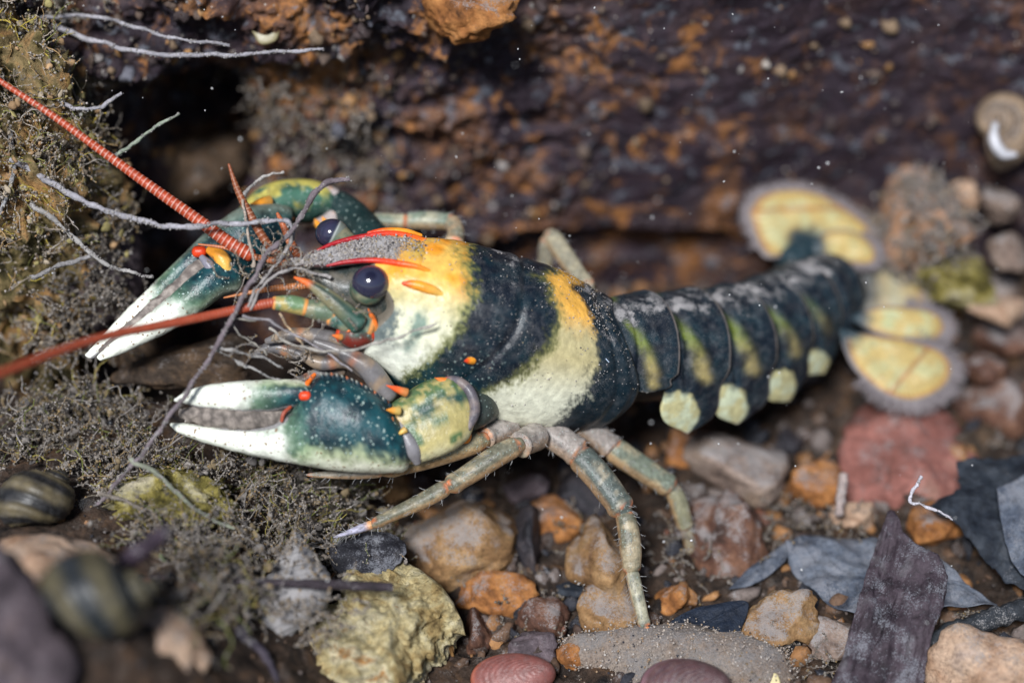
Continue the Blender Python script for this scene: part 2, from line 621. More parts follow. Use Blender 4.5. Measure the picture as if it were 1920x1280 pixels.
def carapace_grid(n=220, m=240):
    k = (DIST + CAR[:, 2]) / DIST
    wv = CAR[:, 3] / 100 / 1.126 * k
    D = catmull(np.hstack([P(CAR[:, 0], CAR[:, 1], CAR[:, 2]), wv[:, None]]), n)
    V, t, ph = tube_grid(D[:, :3], D[:, 3], D[:, 3] * 1.2, m, cap=0.16, sq=2.15)
    T = unit(np.gradient(D[:, :3], axis=0))
    T = np.vstack([np.repeat(T[:1], 5, 0), T, np.repeat(T[-1:], 5, 0)])
    a = np.abs((ph + np.pi) % (2 * np.pi) - np.pi)       # 0 at the back, pi at the belly
    sh = 0.42 * np.exp(-((a - 1.0) / 0.42) ** 2) * np.clip(1 - t / 0.22, 0, 1)
    sh = sh - 0.42 * np.exp(-(a / 0.8) ** 2) * sst(0.62, 1.0, t) + 0.22 * np.exp(-((a - 1.5) / 0.5) ** 2) * sst(0.8, 1.0, t)
    V = V + T[:, None] * sh[..., None]
    # cervical groove and gentle unevenness
    C = np.vstack([np.repeat(D[:1, :3], 5, 0), D[:, :3], np.repeat(D[-1:, :3], 5, 0)])
    rad = unit(V - C[:, None])
    gs = 0.50 - 0.17 * sst(0.7, 2.3, a)
    gro = -0.05 * np.exp(-((t - gs) / 0.018) ** 2) * sst(2.6, 2.0, a)
    rim = 0.035 * np.exp(-((t - 0.965) / 0.016) ** 2) - 0.03 * np.exp(-((t - 0.93) / 0.012) ** 2)
    V = V + rad * (gro + rim + 0.018 * fbm(V * 1.6, 3) + 0.006 * fbm(V * 9, 2))[..., None]
    return V, t, a


def bound(a, tab):
    tab = np.array(tab, float)
    return np.interp(a, tab[:, 0], tab[:, 1])


CV, CTt, CA = carapace_grid()
# pattern edges: (angle from the back, place along the carapace)
B1 = [(0, .25), (.3, .28), (.5, .29), (.73, .297), (.94, .283), (1.13, .274), (1.39, .247), (1.65, .219), (1.88, .196), (2.3, .15), (3.2, .12)]
B2 = [(0, .56), (.18, .616), (.45, .644), (.65, .653), (.86, .639), (1.07, .616), (1.31, .585), (1.49, .539), (1.7, .466), (2.0, .40), (3.2, .38)]
B3 = [(0, .73), (.2, .80), (.39, .84), (.68, .849), (.94, .84), (1.23, .827), (1.54, .813), (1.83, .799), (2.2, .78), (3.2, .76)]


def carapace_col():
    t, a = CTt, CA
    nz = 0.030 * fbm(CV * 2.4, 4) + 0.026 * fbm(CV * 9, 4, 0.7)
    tt = t + nz
    orange = mixc(mixc(YEL, ORG, sst(-0.3, 0.5, fbm(CV * 2.1, 2))), (0.55, 0.47, 0.22), sst(0.42, 0.80, a + 1.6 * nz))
    orange = mixc(orange, mixc(CREAM, WHITE, 0.35), sst(0.75, 1.15, a + 1.2 * nz))
    front = mixc(orange, WHITE, 0.85 * sst(1.2, 1.7, a))
    band = mixc(mixc(YEL, ORG, 0.3), (0.44, 0.38, 0.20), sst(0.35, 0.80, a + 2 * nz))
    band = mixc(band, mixc(WHITE, CREAM, 0.4), sst(1.0, 1.65, a))
    dark = mixc(NAVY, TEAL, np.clip(0.1 + 0.75 * sst(1.1, 2.0, a) * sst(0.75, 0.2, t) + 0.3 * fbm(CV * 3, 3), 0, 1))
    c = mixc(front, mixc((0.16, 0.17, 0.05), dark, sst(0.0, 0.05, tt - bound(a, B1))), sst(-0.05, 0.03, tt - bound(a, B1)))
    c = mixc(c, mixc((0.15, 0.15, 0.05), band, sst(-0.01, 0.06, tt - bound(a, B2))), sst(-0.045, 0.03, tt - bound(a, B2)))
    c = mixc(c, mixc(NAVY, TEAL, 0.2), sst(-0.04, 0.03, tt - bound(a, B3)))
    c = c * (1 + 0.16 * fbm(CV * 5, 4))[..., None].clip(0.4)
    # teal smudges on the cheek, dark lower front corner, dark behind the eye
    sm = np.exp(-((t - 0.13) / 0.035) ** 2 - ((a - 1.28) / 0.26) ** 2)
    c = mixc(c, (0.08, 0.17, 0.15), np.clip(sm * (0.9 + 1.5 * fbm(CV * 4, 3)), 0, 0.8))
    c = mixc(c, mixc(TEAL, (0.01, 0.05, 0.12), 0.25), 0.85 * sst(0.085, 0.02, tt) * sst(0.9, 1.1, a) * sst(1.75, 1.5, a))
    c = mixc(c, TEAL, sst(2.0, 2.16, a + nz) * sst(0.36, 0.28, t))
    c = mixc(c, mixc(CREAM, WHITE, 0.5), sst(2.45, 2.7, a) * sst(0.3, 0.4, t))
    # front face: greyish flesh
    c = mixc(c, (0.16, 0.14, 0.11), (t <= 1e-6) * 1.0)
    return c


c = carapace_col()
s = 0.08 + 0.46 * sst(0.02, 0.0, c.mean(-1) - 0.03) + 0.10 * sst(0.9, 0.2, CA)
s = s * sst(2.2, 1.4, CA) + 0.05
dd = 0.5 * sst(0.10, 0.02, c.mean(-1)) * sst(0.9, 1.6, CA) * sst(0.6, 0.4, CTt)
s = s * (0.75 + 0.5 * fbm(CV * 1.5 + 3, 3)).clip(0.2, 1.3)
carapace = obj("carapace", mesh("carapace", CV, grid_faces(*CV.shape[:2]),
               attrs={"Col": c.reshape(-1, 3), "silt": s.ravel(), "dots": dd.ravel()}), M_SHELL, crayfish)


def car_point(t0, a0, out=0.0, near=True):
    """a point on the near side of the carapace"""
    ph = a0 if near else 2 * np.pi - a0
    j = int(round(ph / (2 * np.pi) * CV.shape[1])) % CV.shape[1]
    i = int(np.argmin(np.abs(CTt[:, 0] - t0)))
    p = CV[i, j]
    cn = CV[i].mean(0)
    return p + unit(p - cn) * out


def pxpt(p):
    """world point -> (px, py, delta)"""
    q = np.asarray(p) - CAMP
    d = q @ FWD
    k = d / DIST
    return (q[0] / k * 100 + 960, 640 - (q @ VUP) / k * 100, d - DIST)


# ---- thorns on the carapace
p0 = np.array(pxpt(car_point(0.374, 1.36)))
spine("thorn", p0 + [6, 0, 0.05], p0 + [-9, 2, -0.16], 9, M_SHELL, carapace, lambda t, ph, V: mixc(ORG, RED, sst(0.4, 0.8, t)), label="small orange thorn on the dark band")
# ridges behind and above the eyes
def ridge_col(t, ph, V):
    return mixc(mixc(CRIM, RED, sst(0.25, 0.6, t)), ORG, sst(0.55, 1.0, t))
def cpx(t_, a_, out=0.0):
    return tuple(float(v) for v in pxpt(car_point(t_, a_, out)))
NL = [(549, 493, -0.95), (585, 498, -0.92), (613, 498, -0.90), (650, 491, -0.88), (700, 488, -0.86), cpx(0.087, 0.30, 0.03), cpx(0.13, 0.35, 0.02), cpx(0.185, 0.40, -0.10)]
FL = [(547, 489, -0.92), (570, 480, -0.80), (595, 469, -0.68), (630, 455, -0.58), (680, 444, -0.50), (735, 438, -0.42), (785, 447, -0.33), (845, 470, 0.1)]
limb("rostral_ridge", NL[2:], [2, 4.5, 5.5, 6, 5, 3], M_SHELL, carapace, n=50, m=14, color=ridge_col)
limb("rostral_ridge", FL[2:], [2, 4.5, 5.5, 6, 5, 3], M_SHELL, carapace, n=50, m=14, color=ridge_col)
limb("eye_ridge", [cpx(0.072, 0.62, 0.07), cpx(0.11, 0.63, 0.03), cpx(0.15, 0.65, 0.0), cpx(0.21, 0.68, -0.08)], [3, 9, 10, 7], M_SHELL, carapace, n=24, m=14, color=lambda t, ph, V: mixc(mixc(RED, ORG, sst(0.0, 0.35, t)), YEL, sst(0.45, 0.95, t)), silt=0.12)
limb("eye_ridge", [(690, 437, -0.3), (720, 433, -0.25), (760, 434, -0.2), (790, 441, -0.1)], [3, 6, 6, 3], M_SHELL, carapace, n=24, m=14, color=lambda t, ph, V: mixc(RED, ORG, sst(0.1, 0.6, t)))

# ---- rostrum: a shallow trough running out between the ridges
def rostrum():
    ns, nv = 90, 36
    A_ = catmull(P(*np.array(NL).T), ns)
    B_ = catmull(P(*np.array(FL).T), ns)
    v = np.linspace(0, 1, nv)[None, :, None]
    top = A_[:, None] * (1 - v) + B_[:, None] * v
    wd = np.linalg.norm(B_ - A_, axis=1)[:, None]
    dip = -0.16 * np.sin(np.pi * v[..., 0]) * wd * np.linspace(1, -1.1, ns)[:, None]
    dip = dip - 0.14 * sst(0.82, 1.0, np.linspace(0, 1, ns))[:, None] * np.sin(np.pi * v[..., 0])
    U = np.array([0.25, -0.1, 0.96])
    top = top + U * dip[..., None]
    low = (A_[:, None] * (1 - v) + B_[:, None] * v)[:, ::-1] - U * (0.55 * wd * np.sin(np.pi * v[..., 0]) + 0.03)[..., None]
    V = np.concatenate([top, low], 1)
    t = np.broadcast_to(np.linspace(0, 1, ns)[:, None], V.shape[:2])
    isup = np.concatenate([np.ones(nv), np.zeros(nv)])[None] * np.ones((ns, 1))
    V = V + U * (0.02 * fbm(V * 5, 3))[..., None]
    vv = np.concatenate([np.linspace(0, 1, nv), np.linspace(1, 0, nv)])[None]
    col = mixc((0.05, 0.02, 0.02), mixc(YEL, ORG, 0.5), sst(0.50, 0.78, t + 0.08 * fbm(V * 4, 3) + 0.5 * (vv - 0.5) ** 2))
    col = mixc(col, (0.30, 0.26, 0.05), np.exp(-((t - 0.80) / 0.09) ** 2) * 0.6 * sst(0.5, 0.2, np.abs(vv - 0.5)))
    sl = sst(0.95, 0.55, t) * 0.85 * sst(0.55, 0.3, np.abs(vv - 0.5)) + 0.08
    return mesh("rostrum", V, grid_faces(*V.shape[:2]), attrs={"Col": col.reshape(-1, 3), "silt": sl.ravel(), "dots": sl.ravel() * 0}), V, t, isup * sst(0.52, 0.36, np.abs(vv - 0.5))
rm, RV, RT, RP = rostrum()
obj("rostrum", rm, M_SHELL, crayfish)

# ---- head below the rostrum
limb("head", [(760, 560, 0.0), (690, 545, -0.2), (640, 535, -0.35), (600, 520, -0.5), (570, 505, -0.7)], [(60, 85), (62, 75), (46, 42), (24, 22), (9, 9)], M_SOFT, crayfish, n=50, m=36,
     color=lambda t, ph, V: mixc((0.10, 0.09, 0.07), (0.02, 0.03, 0.028), sst(-0.3, 0.3, fbm(V * 3, 3))), silt=0.55, dots=0.0)

# ---- eyes
b = NB("eye_surface")
b.out(b.attr("Col"), 0.12, None, spec=0.7, coat=0.6)
b.b.inputs["Coat Roughness"].default_value = 0.04
M_EYE = b.m
def eye(px, py, d, rx, ry, look, stalk):
    v, f = ico(5)
    R = np.stack([np.array([1.0, 0, 0]), VUP, -FWD], 1)
    Wv = P(np.array(px * 1.), np.array(py * 1.), np.array(d)) + (v * [rx / 100, ry / 100, rx / 100]) @ R.T
    L = unit(np.array(look, float))
    h = (v @ L)
    c = mixc((0.17, 0.19, 0.16), (0.026, 0.027, 0.052), sst(-0.10, -0.04, h + 0.02 * fbm(v * 3, 2)))
    c = mixc(c, (0.42, 0.44, 0.42), np.exp(-((h + 0.12) / 0.05) ** 2) * 0.85)
    c = mixc(c, (0.034, 0.028, 0.060), np.exp(-((h - 0.35) / 0.15) ** 2) * 0.6)
    c = mixc(c, (0.008, 0.007, 0.02), sst(0.93, 0.99, h))
    e = obj("eye", mesh("eye", Wv, f, attrs={"Col": c}), M_EYE, crayfish)
    limb("eye_stalk", stalk[0], stalk[1], M_SOFT, e, n=16, m=20, color=lambda t, ph, V: mixc((0.05, 0.09, 0.06), (0.20, 0.19, 0.12), sst(-0.3, 0.4, fbm(V * 5, 3))), silt=0.2)
    return e
eye(696, 530, -0.90, 36, 32, (0.05, 0.38, 0.92), ([(692, 540, -0.9), (676, 545, -0.4)], [32, 30]))
eye(623, 438, -0.05, 32, 28, (-0.92, 0.40, 0.12), ([(632, 444, -0.05), (652, 462, -0.2)], [27, 25]))

# ---- pieces below the near eye: antennal scale, antenna bases
limb("antennal_scale", [(552, 520, -0.95), (585, 535, -1.0), (625, 565, -1.05), (672, 608, -0.95)], [(2, 2), (9, 7), (16, 11), (20, 17)], M_SHELL, crayfish, n=40, m=18, up=-FWD,
     color=lambda t, ph, V: mixc(mixc(RED, ORG, 0.3), mixc(mixc((0.20, 0.18, 0.10), (0.015, 0.035, 0.026), sst(0.75, 0.3, np.abs(np.sin(ph * 1.5 + 0.6)))), (0.03, 0.08, 0.06), sst(0.5, 1, t)), sst(0.12, 0.3, t)), silt=0.25, dots=0.6)
def seg_col(a, bcol, edge=(0.75, 0.30, 0.08)):
    def f(t, ph, V):
        c = mixc(a, bcol, sst(-0.35, 0.45, fbm(V * 3.5, 4)))
        return mixc(c, edge, np.clip(sst(0.06, 0.0, t) + sst(0.94, 1.0, t), 0, 0.9))
    return f
limb("antenna_base", [(690, 612, -0.65), (655, 600, -0.75), (620, 592, -0.75)], [(26, 26), (28, 24), (20, 18)], M_SHELL, crayfish, n=26, m=24, color=seg_col((0.05, 0.11, 0.09), (0.24, 0.24, 0.15)), silt=0.2, dots=0.5)
limb("antenna_base", [(628, 588, -0.78), (600, 582, -0.8), (568, 576, -0.82)], [19, 20, 16], M_SHELL, crayfish, n=26, m=24, color=seg_col((0.22, 0.21, 0.13), (0.10, 0.14, 0.09)), silt=0.12, dots=0.4)
limb("antenna_base", [(572, 576, -0.84), (545, 570, -0.86), (515, 568, -0.88)], [17, 17, 13], M_SHELL, crayfish, n=26, m=24, color=seg_col((0.12, 0.20, 0.10), (0.38, 0.30, 0.10)), silt=0.12, dots=0.5)
limb("cheek_plate", [(640, 625, -0.68), (665, 632, -0.74), (694, 625, -0.66)], [(16, 20), (20, 24), (16, 20)], M_SHELL, crayfish, n=26, m=22, color=seg_col((0.05, 0.10, 0.08), (0.16, 0.02, 0.012), edge=RED), silt=0.15, dots=0.4)
for a_, b_, r_ in (((640, 632, -0.85), (622, 628, -0.95), 7), ((672, 612, -0.9), (650, 622, -0.98), 7), ((700, 600, -0.78), (690, 578, -0.9), 6), ((706, 618, -0.75), (700, 590, -0.9), 7)):
    spine("cheek_thorn", a_, b_, r_, M_SHELL, crayfish, mixc(ORG, RED, np.array(0.6)))

# ---- mouthparts: pale translucent limbs folded below the head
MP = [([(725, 742, -0.35), (690, 690, -0.5), (640, 660, -0.55), (590, 640, -0.55)], [30, 26, 17, 8]),
      ([(700, 700, -0.1), (650, 675, -0.2), (600, 680, -0.3), (555, 660, -0.3)], [26, 22, 18, 8]),
      ([(640, 640, -0.1), (590, 630, -0.2), (540, 628, -0.25), (500, 640, -0.2)], [24, 20, 16, 8]),
      ([(620, 650, 0.2), (560, 660, 0.1), (510, 650, 0.1), (470, 668, 0.1)], [22, 20, 15, 6]),
      ([(640, 690, 0.1), (600, 700, 0.0), (560, 715, -0.1), (520, 722, -0.1)], [20, 16, 12, 5])]
for pts, r in MP:
    limb("mouthpart", pts, [q * 0.78 for q in r], M_SOFT, crayfish, n=36, m=18, color=lambda t, ph, V: mixc(mixc((0.15, 0.14, 0.14), (0.26, 0.19, 0.13), sst(-0.1, 0.5, fbm(V * 3, 3))), (0.5, 0.15, 0.04), np.exp(-((t - 0.55) / 0.04) ** 2) * 0.45), silt=0.35)

# ---- antennae and antennules, ringed
def ring_antenna(name, pts, rad, n, nring, c1, c2, parent=crayfish, curve=1.0):
    def col(t, ph, V):
        f = (t * nring) % 1.0
        g = sst(0.66, 0.80, f) * sst(1.0, 0.90, f) * (0.75 + 0.5 * fbm(V * 4, 2)).clip(0.2, 1)
        return mixc(c1, c2, np.clip(g, 0, 1) * sst(1.05, 0.75, t))
    def bmp(V, t, ph):
        f = (t * nring) % 1.0
        C = V.mean(1, keepdims=True)
        return C + (V - C) * (1 + 0.10 * np.exp(-((f - 0.75) / 0.16) ** 2)[..., None])
    return limb(name, pts, rad, M_ANT, parent, n=n, m=14, color=col, bump=bmp, silt=0.14)
ring_antenna("antenna", [(470, 478, -0.2), (430, 455, -0.25), (375, 415, -0.3), (300, 362, -0.35), (200, 290, -0.4), (100, 218, -0.5), (0, 152, -0.6), (-60, 110, -0.6)], [13.5, 12.3, 11, 9.8, 8.2, 6.6, 5.2, 4.5], 520, 66, (0.36, 0.050, 0.016), (0.52, 0.36, 0.30))
ring_antenna("antenna", [(520, 566, -0.9), (470, 575, -1.0), (400, 590, -1.25), (300, 610, -1.8), (200, 630, -2.6), (100, 662, -3.6), (0, 700, -4.6), (-60, 722, -5.2)], [9.5, 9, 8.5, 8.2, 8, 8, 8, 7], 420, 110, (0.32, 0.05, 0.02), (0.36, 0.12, 0.07))
ring_antenna("antennule", [(525, 482, -0.3), (500, 455, -0.4), (470, 405, -0.45), (445, 355, -0.4), (429, 308, -0.35)], [9, 8, 8, 6, 2.5], 160, 22, (0.20, 0.055, 0.02), (0.34, 0.19, 0.12))
ring_antenna("antennule", [(535, 492, -0.2), (480, 482, -0.25), (430, 466, -0.25), (372, 458, -0.2)], [7, 6, 4, 1.5], 120, 30, (0.42, 0.12, 0.04), (0.5, 0.3, 0.2))
ring_antenna("antennule", [(580, 535, -0.3), (520, 540, -0.4), (470, 548, -0.5), (420, 558, -0.5)], [7, 6, 4, 1.5], 120, 30, (0.42, 0.14, 0.04), (0.5, 0.3, 0.2))
ring_antenna("antennule", [(560, 480, 0.0), (545, 455, 0.0), (530, 420, 0.05), (520, 400, 0.1)], [9, 8, 6, 3], 90, 16, (0.36, 0.09, 0.03), (0.45, 0.26, 0.17))

# ---- claws
def edge_loft(name, secs, mat, parent, d0, d1, n=90, m=48, color=None, silt=0.05, dots=0.0, sq=2.3, bump=None, up=None, label=None):
    """secs: rows (ax,ay, bx,by, depth px): two opposite edge points of the outline and the thickness there"""
    s_ = np.array(secs, float)
    dl = np.linspace(d0, d1, len(s_))
    D = catmull(np.hstack([P(s_[:, 0], s_[:, 1], dl), P(s_[:, 2], s_[:, 3], dl), s_[:, 4:5] / 100]), n)
    # a rounded close at both ends
    E0, E1, dp = D[:, :3], D[:, 3:6], D[:, 6]
    C = (E0 + E1) / 2
    T = unit(np.gradient(C, axis=0))
    B = (E0 - E1) / 2
    an = np.radians([90, 75, 55, 30])
    f0, f1 = np.cos(an), np.sin(an) * 0.45
    r0, r1 = np.linalg.norm(B[0]), np.linalg.norm(B[-1])
    C2 = np.vstack([C[0] - T[0] * (f1 * r0)[:, None], C, C[-1] + T[-1] * (f1 * r1)[::-1, None]])
    B2 = np.vstack([B[0] * f0[:, None], B, B[-1] * f0[::-1, None]])
    dp = np.concatenate([dp[0] * f0, dp, dp[-1] * f0[::-1]])
    Tm = unit(C[-1] - C[0])
    A = unit(np.cross(np.broadcast_to(Tm, B.shape), B))
    A = np.vstack([np.repeat(A[:1], 4, 0), A, np.repeat(A[-1:], 4, 0)])
    ph = np.linspace(0, 2 * np.pi, m, endpoint=False)
    e = 2.0 / sq
    cc = np.sign(np.cos(ph)) * np.abs(np.cos(ph)) ** e
    ss = np.sign(np.sin(ph)) * np.abs(np.sin(ph)) ** e
    V = C2[:, None] + B2[:, None] * cc[None, :, None] + A[:, None] * (dp[:, None] * ss)[..., None]
    t = np.concatenate([np.zeros(4), np.linspace(0, 1, n), np.ones(4)])
    t = np.broadcast_to(t[:, None], V.shape[:2])
    ph = np.broadcast_to(ph[None], V.shape[:2])
    V = V + unit(V - C2[:, None]) * (0.014 * fbm(V * 3, 3) + 0.005 * fbm(V * 10, 2))[..., None] * sst(0, 0.03, dp)[:, None, None]
    if bump is not None:
        V = bump(V, t, ph)
    at = {"Col": color(t, ph, V).reshape(-1, 3)}
    for nm, q in (("silt", silt), ("dots", dots)):
        q = q(t, ph, V) if callable(q) else q
        at[nm] = np.broadcast_to(q, V.shape[:2]).ravel()
    o = obj(name, mesh(name, V, grid_faces(*V.shape[:2]), attrs=at), mat, parent)
    if label:
        o["label"] = label
    return o


def claw_col(cream_side, tip0, tip1, pale=1.0):
    """cream_side +1: the pale margin lies on the upper edge, -1: on the lower edge; tips fade to white"""
    def f(t, ph, V):
        n = fbm(V * 2.3, 4) + 0.55 * fbm(V * 9, 3, 0.7)
        low = -np.cos(ph) * -cream_side
        c = mixc(mixc(NAVY, TEAL, 0.5), (0.008, 0.056, 0.068), sst(-0.4, 0.4, n))
        g = sst(0.28, 0.74, low + 0.25 * n)
        c = mixc(c, mixc(GRN, CREAM, 0.45), g * 0.9 * pale)
        c = mixc(c, mixc(WHITE, CREAM, 0.35), pale * sst(0.58, 0.92, low + 0.15 * n))
        tw = sst(tip0, tip1, t + 0.05 * n + 0.06 * low)
        c = mixc(c, (0.22, 0.36, 0.20), tw * sst(1.0, 0.3, tw))
        c = mixc(c, WHITE, sst(0.35, 1.0, tw))
        return c
    return f


def joint_ball(name, px, py, d, r, col, parent, silt=0.1, flat=1.0):
    return limb(name, [(px - r * 0.5, py, d), (px + r * 0.5, py, d)], [(r, r * flat), (r, r * flat)], M_SHELL, parent, n=8, m=18, color=col, cap=0.8, silt=silt)


# near claw: carpus, palm with fixed finger, movable finger
palm_secs = [(772, 838, 768, 868, 20), (752, 790, 762, 880, 46), (722, 752, 742, 886, 62), (690, 728, 700, 887, 68), (640, 708, 650, 884, 68), (600, 706, 604, 878, 62), (572, 728, 576, 873, 54),
             (545, 770, 546, 868, 44), (505, 796, 500, 860, 34), (440, 800, 436, 845, 26), (380, 797, 374, 826, 20), (340, 793, 334, 810, 12), (322, 792, 320, 799, 6)]
palm = edge_loft("claw", palm_secs, M_CLAW, crayfish, -0.55, -0.75, n=150, m=64, color=claw_col(-1, 0.42, 0.72), dots=0.9, silt=lambda t, ph, V: 0.04 + 0.7 * sst(0.16, 0.02, t) * sst(-0.4, 0.3, fbm(V * 3, 3)) + 0.75 * sst(0.45, 0.75, np.cos(ph)) * sst(0.52, 0.6, t) * sst(1.0, 0.8, t))
palm["label"] = "near claw, teal with white finger, held low beside the yellow green wrist"
edge_loft("movable_finger", [(588, 722, 586, 752, 26), (560, 712, 566, 760, 34), (500, 711, 504, 772, 34), (430, 716, 432, 772, 28), (380, 723, 380, 765, 20), (345, 736, 346, 757, 12), (328, 746, 328, 753, 5)], M_CLAW, palm, -0.72, -0.85, n=90, m=40,
          color=claw_col(1, 0.15, 0.62), dots=0.8, silt=lambda t, ph, V: 0.06 + 0.75 * sst(0.5, 0.85, -np.cos(ph)))
limb("finger_silt", [(545, 782, -0.6), (470, 786, -0.75), (400, 782, -0.8), (340, 774, -0.8)], [(22, 24), (22, 26), (18, 22), (9, 10)], M_GRAIN, palm, n=60, m=30, color=lambda t, ph, V: mixc((0.10, 0.085, 0.075), (0.27, 0.23, 0.20), sst(-0.5, 0.6, fbm(V * 7, 4))),
     bump=lambda V, t, ph: V + 0.05 * fbm(V * 6, 4)[..., None] * VUP)
joint_ball("finger_joint", 572, 742, -1.05, 9, RED, palm)
limb("finger_joint", [(590, 702, -0.7), (578, 716, -0.85), (572, 730, -0.95)], [4, 5, 4], M_SHELL, palm, n=16, m=12, color=mixc(RED, ORG, np.array(0.4)))
limb("finger_joint", [(545, 762, -0.95), (532, 775, -1.0), (528, 790, -1.0)], [3, 4, 3], M_SHELL, palm, n=16, m=12, color=(0.30, 0.05, 0.02), silt=0.3)
edge = catmull(np.array([(738, 762, 0), (700, 734, 0), (660, 713, 0), (625, 704, 0), (596, 705, 0)], float) * 0.01, 17) * 100
for k_, (ex, ey, _) in enumerate(edge[1:-1]):
    dd_ = -0.60 - 0.06 * (k_ % 2) - 0.012 * k_
    spine("claw_tubercle", (ex, ey + 5, dd_ - 0.05), (ex - 5, ey - 6, dd_ - 0.12), 6.0, M_CLAW, palm, lambda t, ph, V: mixc((0.012, 0.03, 0.04), (0.30, 0.30, 0.26) if k_ % 3 else (0.5, 0.14, 0.04), sst(0.5, 0.95, t)), n=8, m=8)
# wrist (carpus)
def carp_col(t, ph, V):
    n = fbm(V * 3.0, 4)
    c = mixc((0.37, 0.31, 0.12), (0.07, 0.125, 0.05), sst(-0.3, 0.4, n + 0.35 * np.cos(ph) + 0.5 * fbm(V * 8, 3)))
    c = mixc(c, TEAL, np.exp(-((np.cos(ph) - 0.32) / 0.22) ** 2) * np.clip(0.75 + n, 0, 1) * 0.85 * sst(1.0, 0.6, t) * sst(0.0, 0.25, t))
    c = mixc(c, CREAM, sst(-0.35, -0.9, np.cos(ph) + 0.2 * n) * 0.7)
    c = mixc(c, ORG, sst(0.86, 0.99, t) * 0.85)
    return mixc(c, (0.10, 0.02, 0.02), sst(0.07, 0.0, t) * 0.8)
wrist = edge_loft("wrist", [(884, 732, 876, 802, 44), (862, 712, 866, 826, 60), (825, 706, 838, 848, 70), (785, 724, 806, 862, 68), (756, 744, 790, 868, 60), (730, 762, 774, 872, 50), (718, 782, 762, 862, 34)], M_CLAW, crayfish, 0.0, -0.5, n=70, m=48, color=carp_col, dots=0.25, silt=0.16, sq=2.9,
                  bump=lambda V, t, ph: V + unit(V - V.mean(1, keepdims=True)) * (0.05 * np.cos(3 * ph + 0.6) * np.sin(np.pi * t) - 0.06 * np.exp(-((np.cos(ph) - 0.35) / 0.16) ** 2) * np.sin(np.pi * t))[..., None])
spine("wrist_thorn", (762, 736, -0.75), (724, 722, -0.9), 9, M_CLAW, wrist, mixc(RED, ORG, np.array(0.15)), n=16, m=14)
spine("wrist_thorn", (748, 770, -0.95), (724, 768, -1.08), 9, M_CLAW, wrist, lambda t, ph, V: mixc((0.45, 0.30, 0.08), ORG, sst(0.2, 0.8, t)), n=16, m=16)
spine("wrist_thorn", (735, 788, -0.98), (710, 790, -1.08), 8, M_CLAW, wrist, RED, n=16, m=14)
spine("wrist_thorn", (845, 718, -0.5), (815, 708, -0.62), 9, M_CLAW, wrist, mixc(RED, ORG, np.array(0.5)), n=16, m=14)
spine("wrist_thorn", (760, 805, -1.0), (746, 815, -1.05), 7, M_CLAW, wrist, YEL, n=16, m=14)
limb("wrist_membrane", [(745, 795, -0.78), (762, 820, -0.85), (775, 845, -0.82), (782, 866, -0.72)], [9, 13, 15, 8], M_SOFT, wrist, n=24, m=18, color=(0.20, 0.19, 0.20), silt=lambda t, ph, V: 0.25 + 0.6 * sst(0.6, 0.1, t))
limb("wrist_membrane", [(828, 710, -0.45), (858, 714, -0.55), (882, 735, -0.62), (890, 772, -0.62), (872, 812, -0.60)], [6, 9, 10, 10, 6], M_SOFT, wrist, n=36, m=16, color=lambda t, ph, V: mixc(mixc((0.09, 0.08, 0.095), (0.20, 0.16, 0.15), sst(0.1, 0.5, fbm(V * 4, 3))), RED, np.exp(-((t - 0.02) / 0.06) ** 2) * 0.8), silt=0.55)
# arm behind the wrist
limb("claw_arm", [(872, 765, -0.05), (892, 764, -0.05), (908, 768, 0.2), (900, 790, 0.9)], [(46, 50), (42, 42), (28, 28), (26, 30)], M_CLAW, crayfish, n=30, m=24, color=(0.03, 0.04, 0.035), silt=0.3, dots=0.5)
spine("arm_thorn", (905, 752, 0.2), (914, 745, 0.1), 7, M_CLAW, crayfish, RED)
joint_ball("arm_joint", 866, 818, -0.2, 14, mixc(ORG, RED, np.array(0.3)), crayfish)

# far claw
FC = -FWD * 0.7 + VUP * 0.7
fpalm = edge_loft("claw", [(535, 385, 520, 480, 30), (500, 380, 490, 510, 46), (455, 386, 462, 535, 54), (410, 415, 425, 535, 50), (380, 440, 400, 520, 40), (350, 470, 372, 510, 28), (300, 520, 330, 548, 20), (240, 578, 268, 600, 16), (190, 632, 212, 648, 11), (160, 664, 174, 672, 5)],
                  M_CLAW, crayfish, 1.5, 0.45, n=150, m=56, color=claw_col(1, 0.50, 0.80, 0.15), dots=1.0, up=unit(np.array([-0.72, 0, 0]) + 0.68 * VUP),
                  silt=lambda t, ph, V: 0.04 + 0.8 * sst(-0.1, -0.6, np.cos(ph)) * sst(0.45, 0.58, t))
fpalm["label"] = "far claw, teal with white fingers, pointing down to the left"
edge_loft("movable_finger", [(425, 478, 448, 545, 28), (385, 498, 420, 555, 34), (330, 545, 366, 592, 30), (275, 590, 305, 628, 24), (225, 630, 248, 655, 16), (195, 655, 210, 670, 9), (182, 668, 190, 676, 4)], M_CLAW, fpalm, 0.55, 0.05, n=90, m=36,
          color=claw_col(-1, 0.18, 0.62, 0.25), dots=lambda t, ph, V: 1.0 - 0.4 * t, silt=0.07, up=unit(np.array([-0.5, 0, 0]) + 0.85 * VUP))
joint_ball("finger_joint", 374, 472, 0.5, 11, RED, fpalm)
limb("finger_joint", [(392, 468, 0.42), (412, 480, 0.36), (424, 500, 0.36), (426, 520, 0.42)], [8, 14, 15, 9], M_SHELL, fpalm, n=24, m=16, color=lambda t, ph, V: mixc(mixc(ORG, YEL, sst(0.2, 0.8, t)), TEAL, sst(0.2, 0.6, fbm(V * 3.5, 3))), silt=0.2)
limb("finger_joint", [(378, 482, 0.32), (394, 500, 0.28), (406, 524, 0.32)], [6, 10, 6], M_SOFT, fpalm, n=20, m=14, color=(0.20, 0.19, 0.23), silt=0.4)
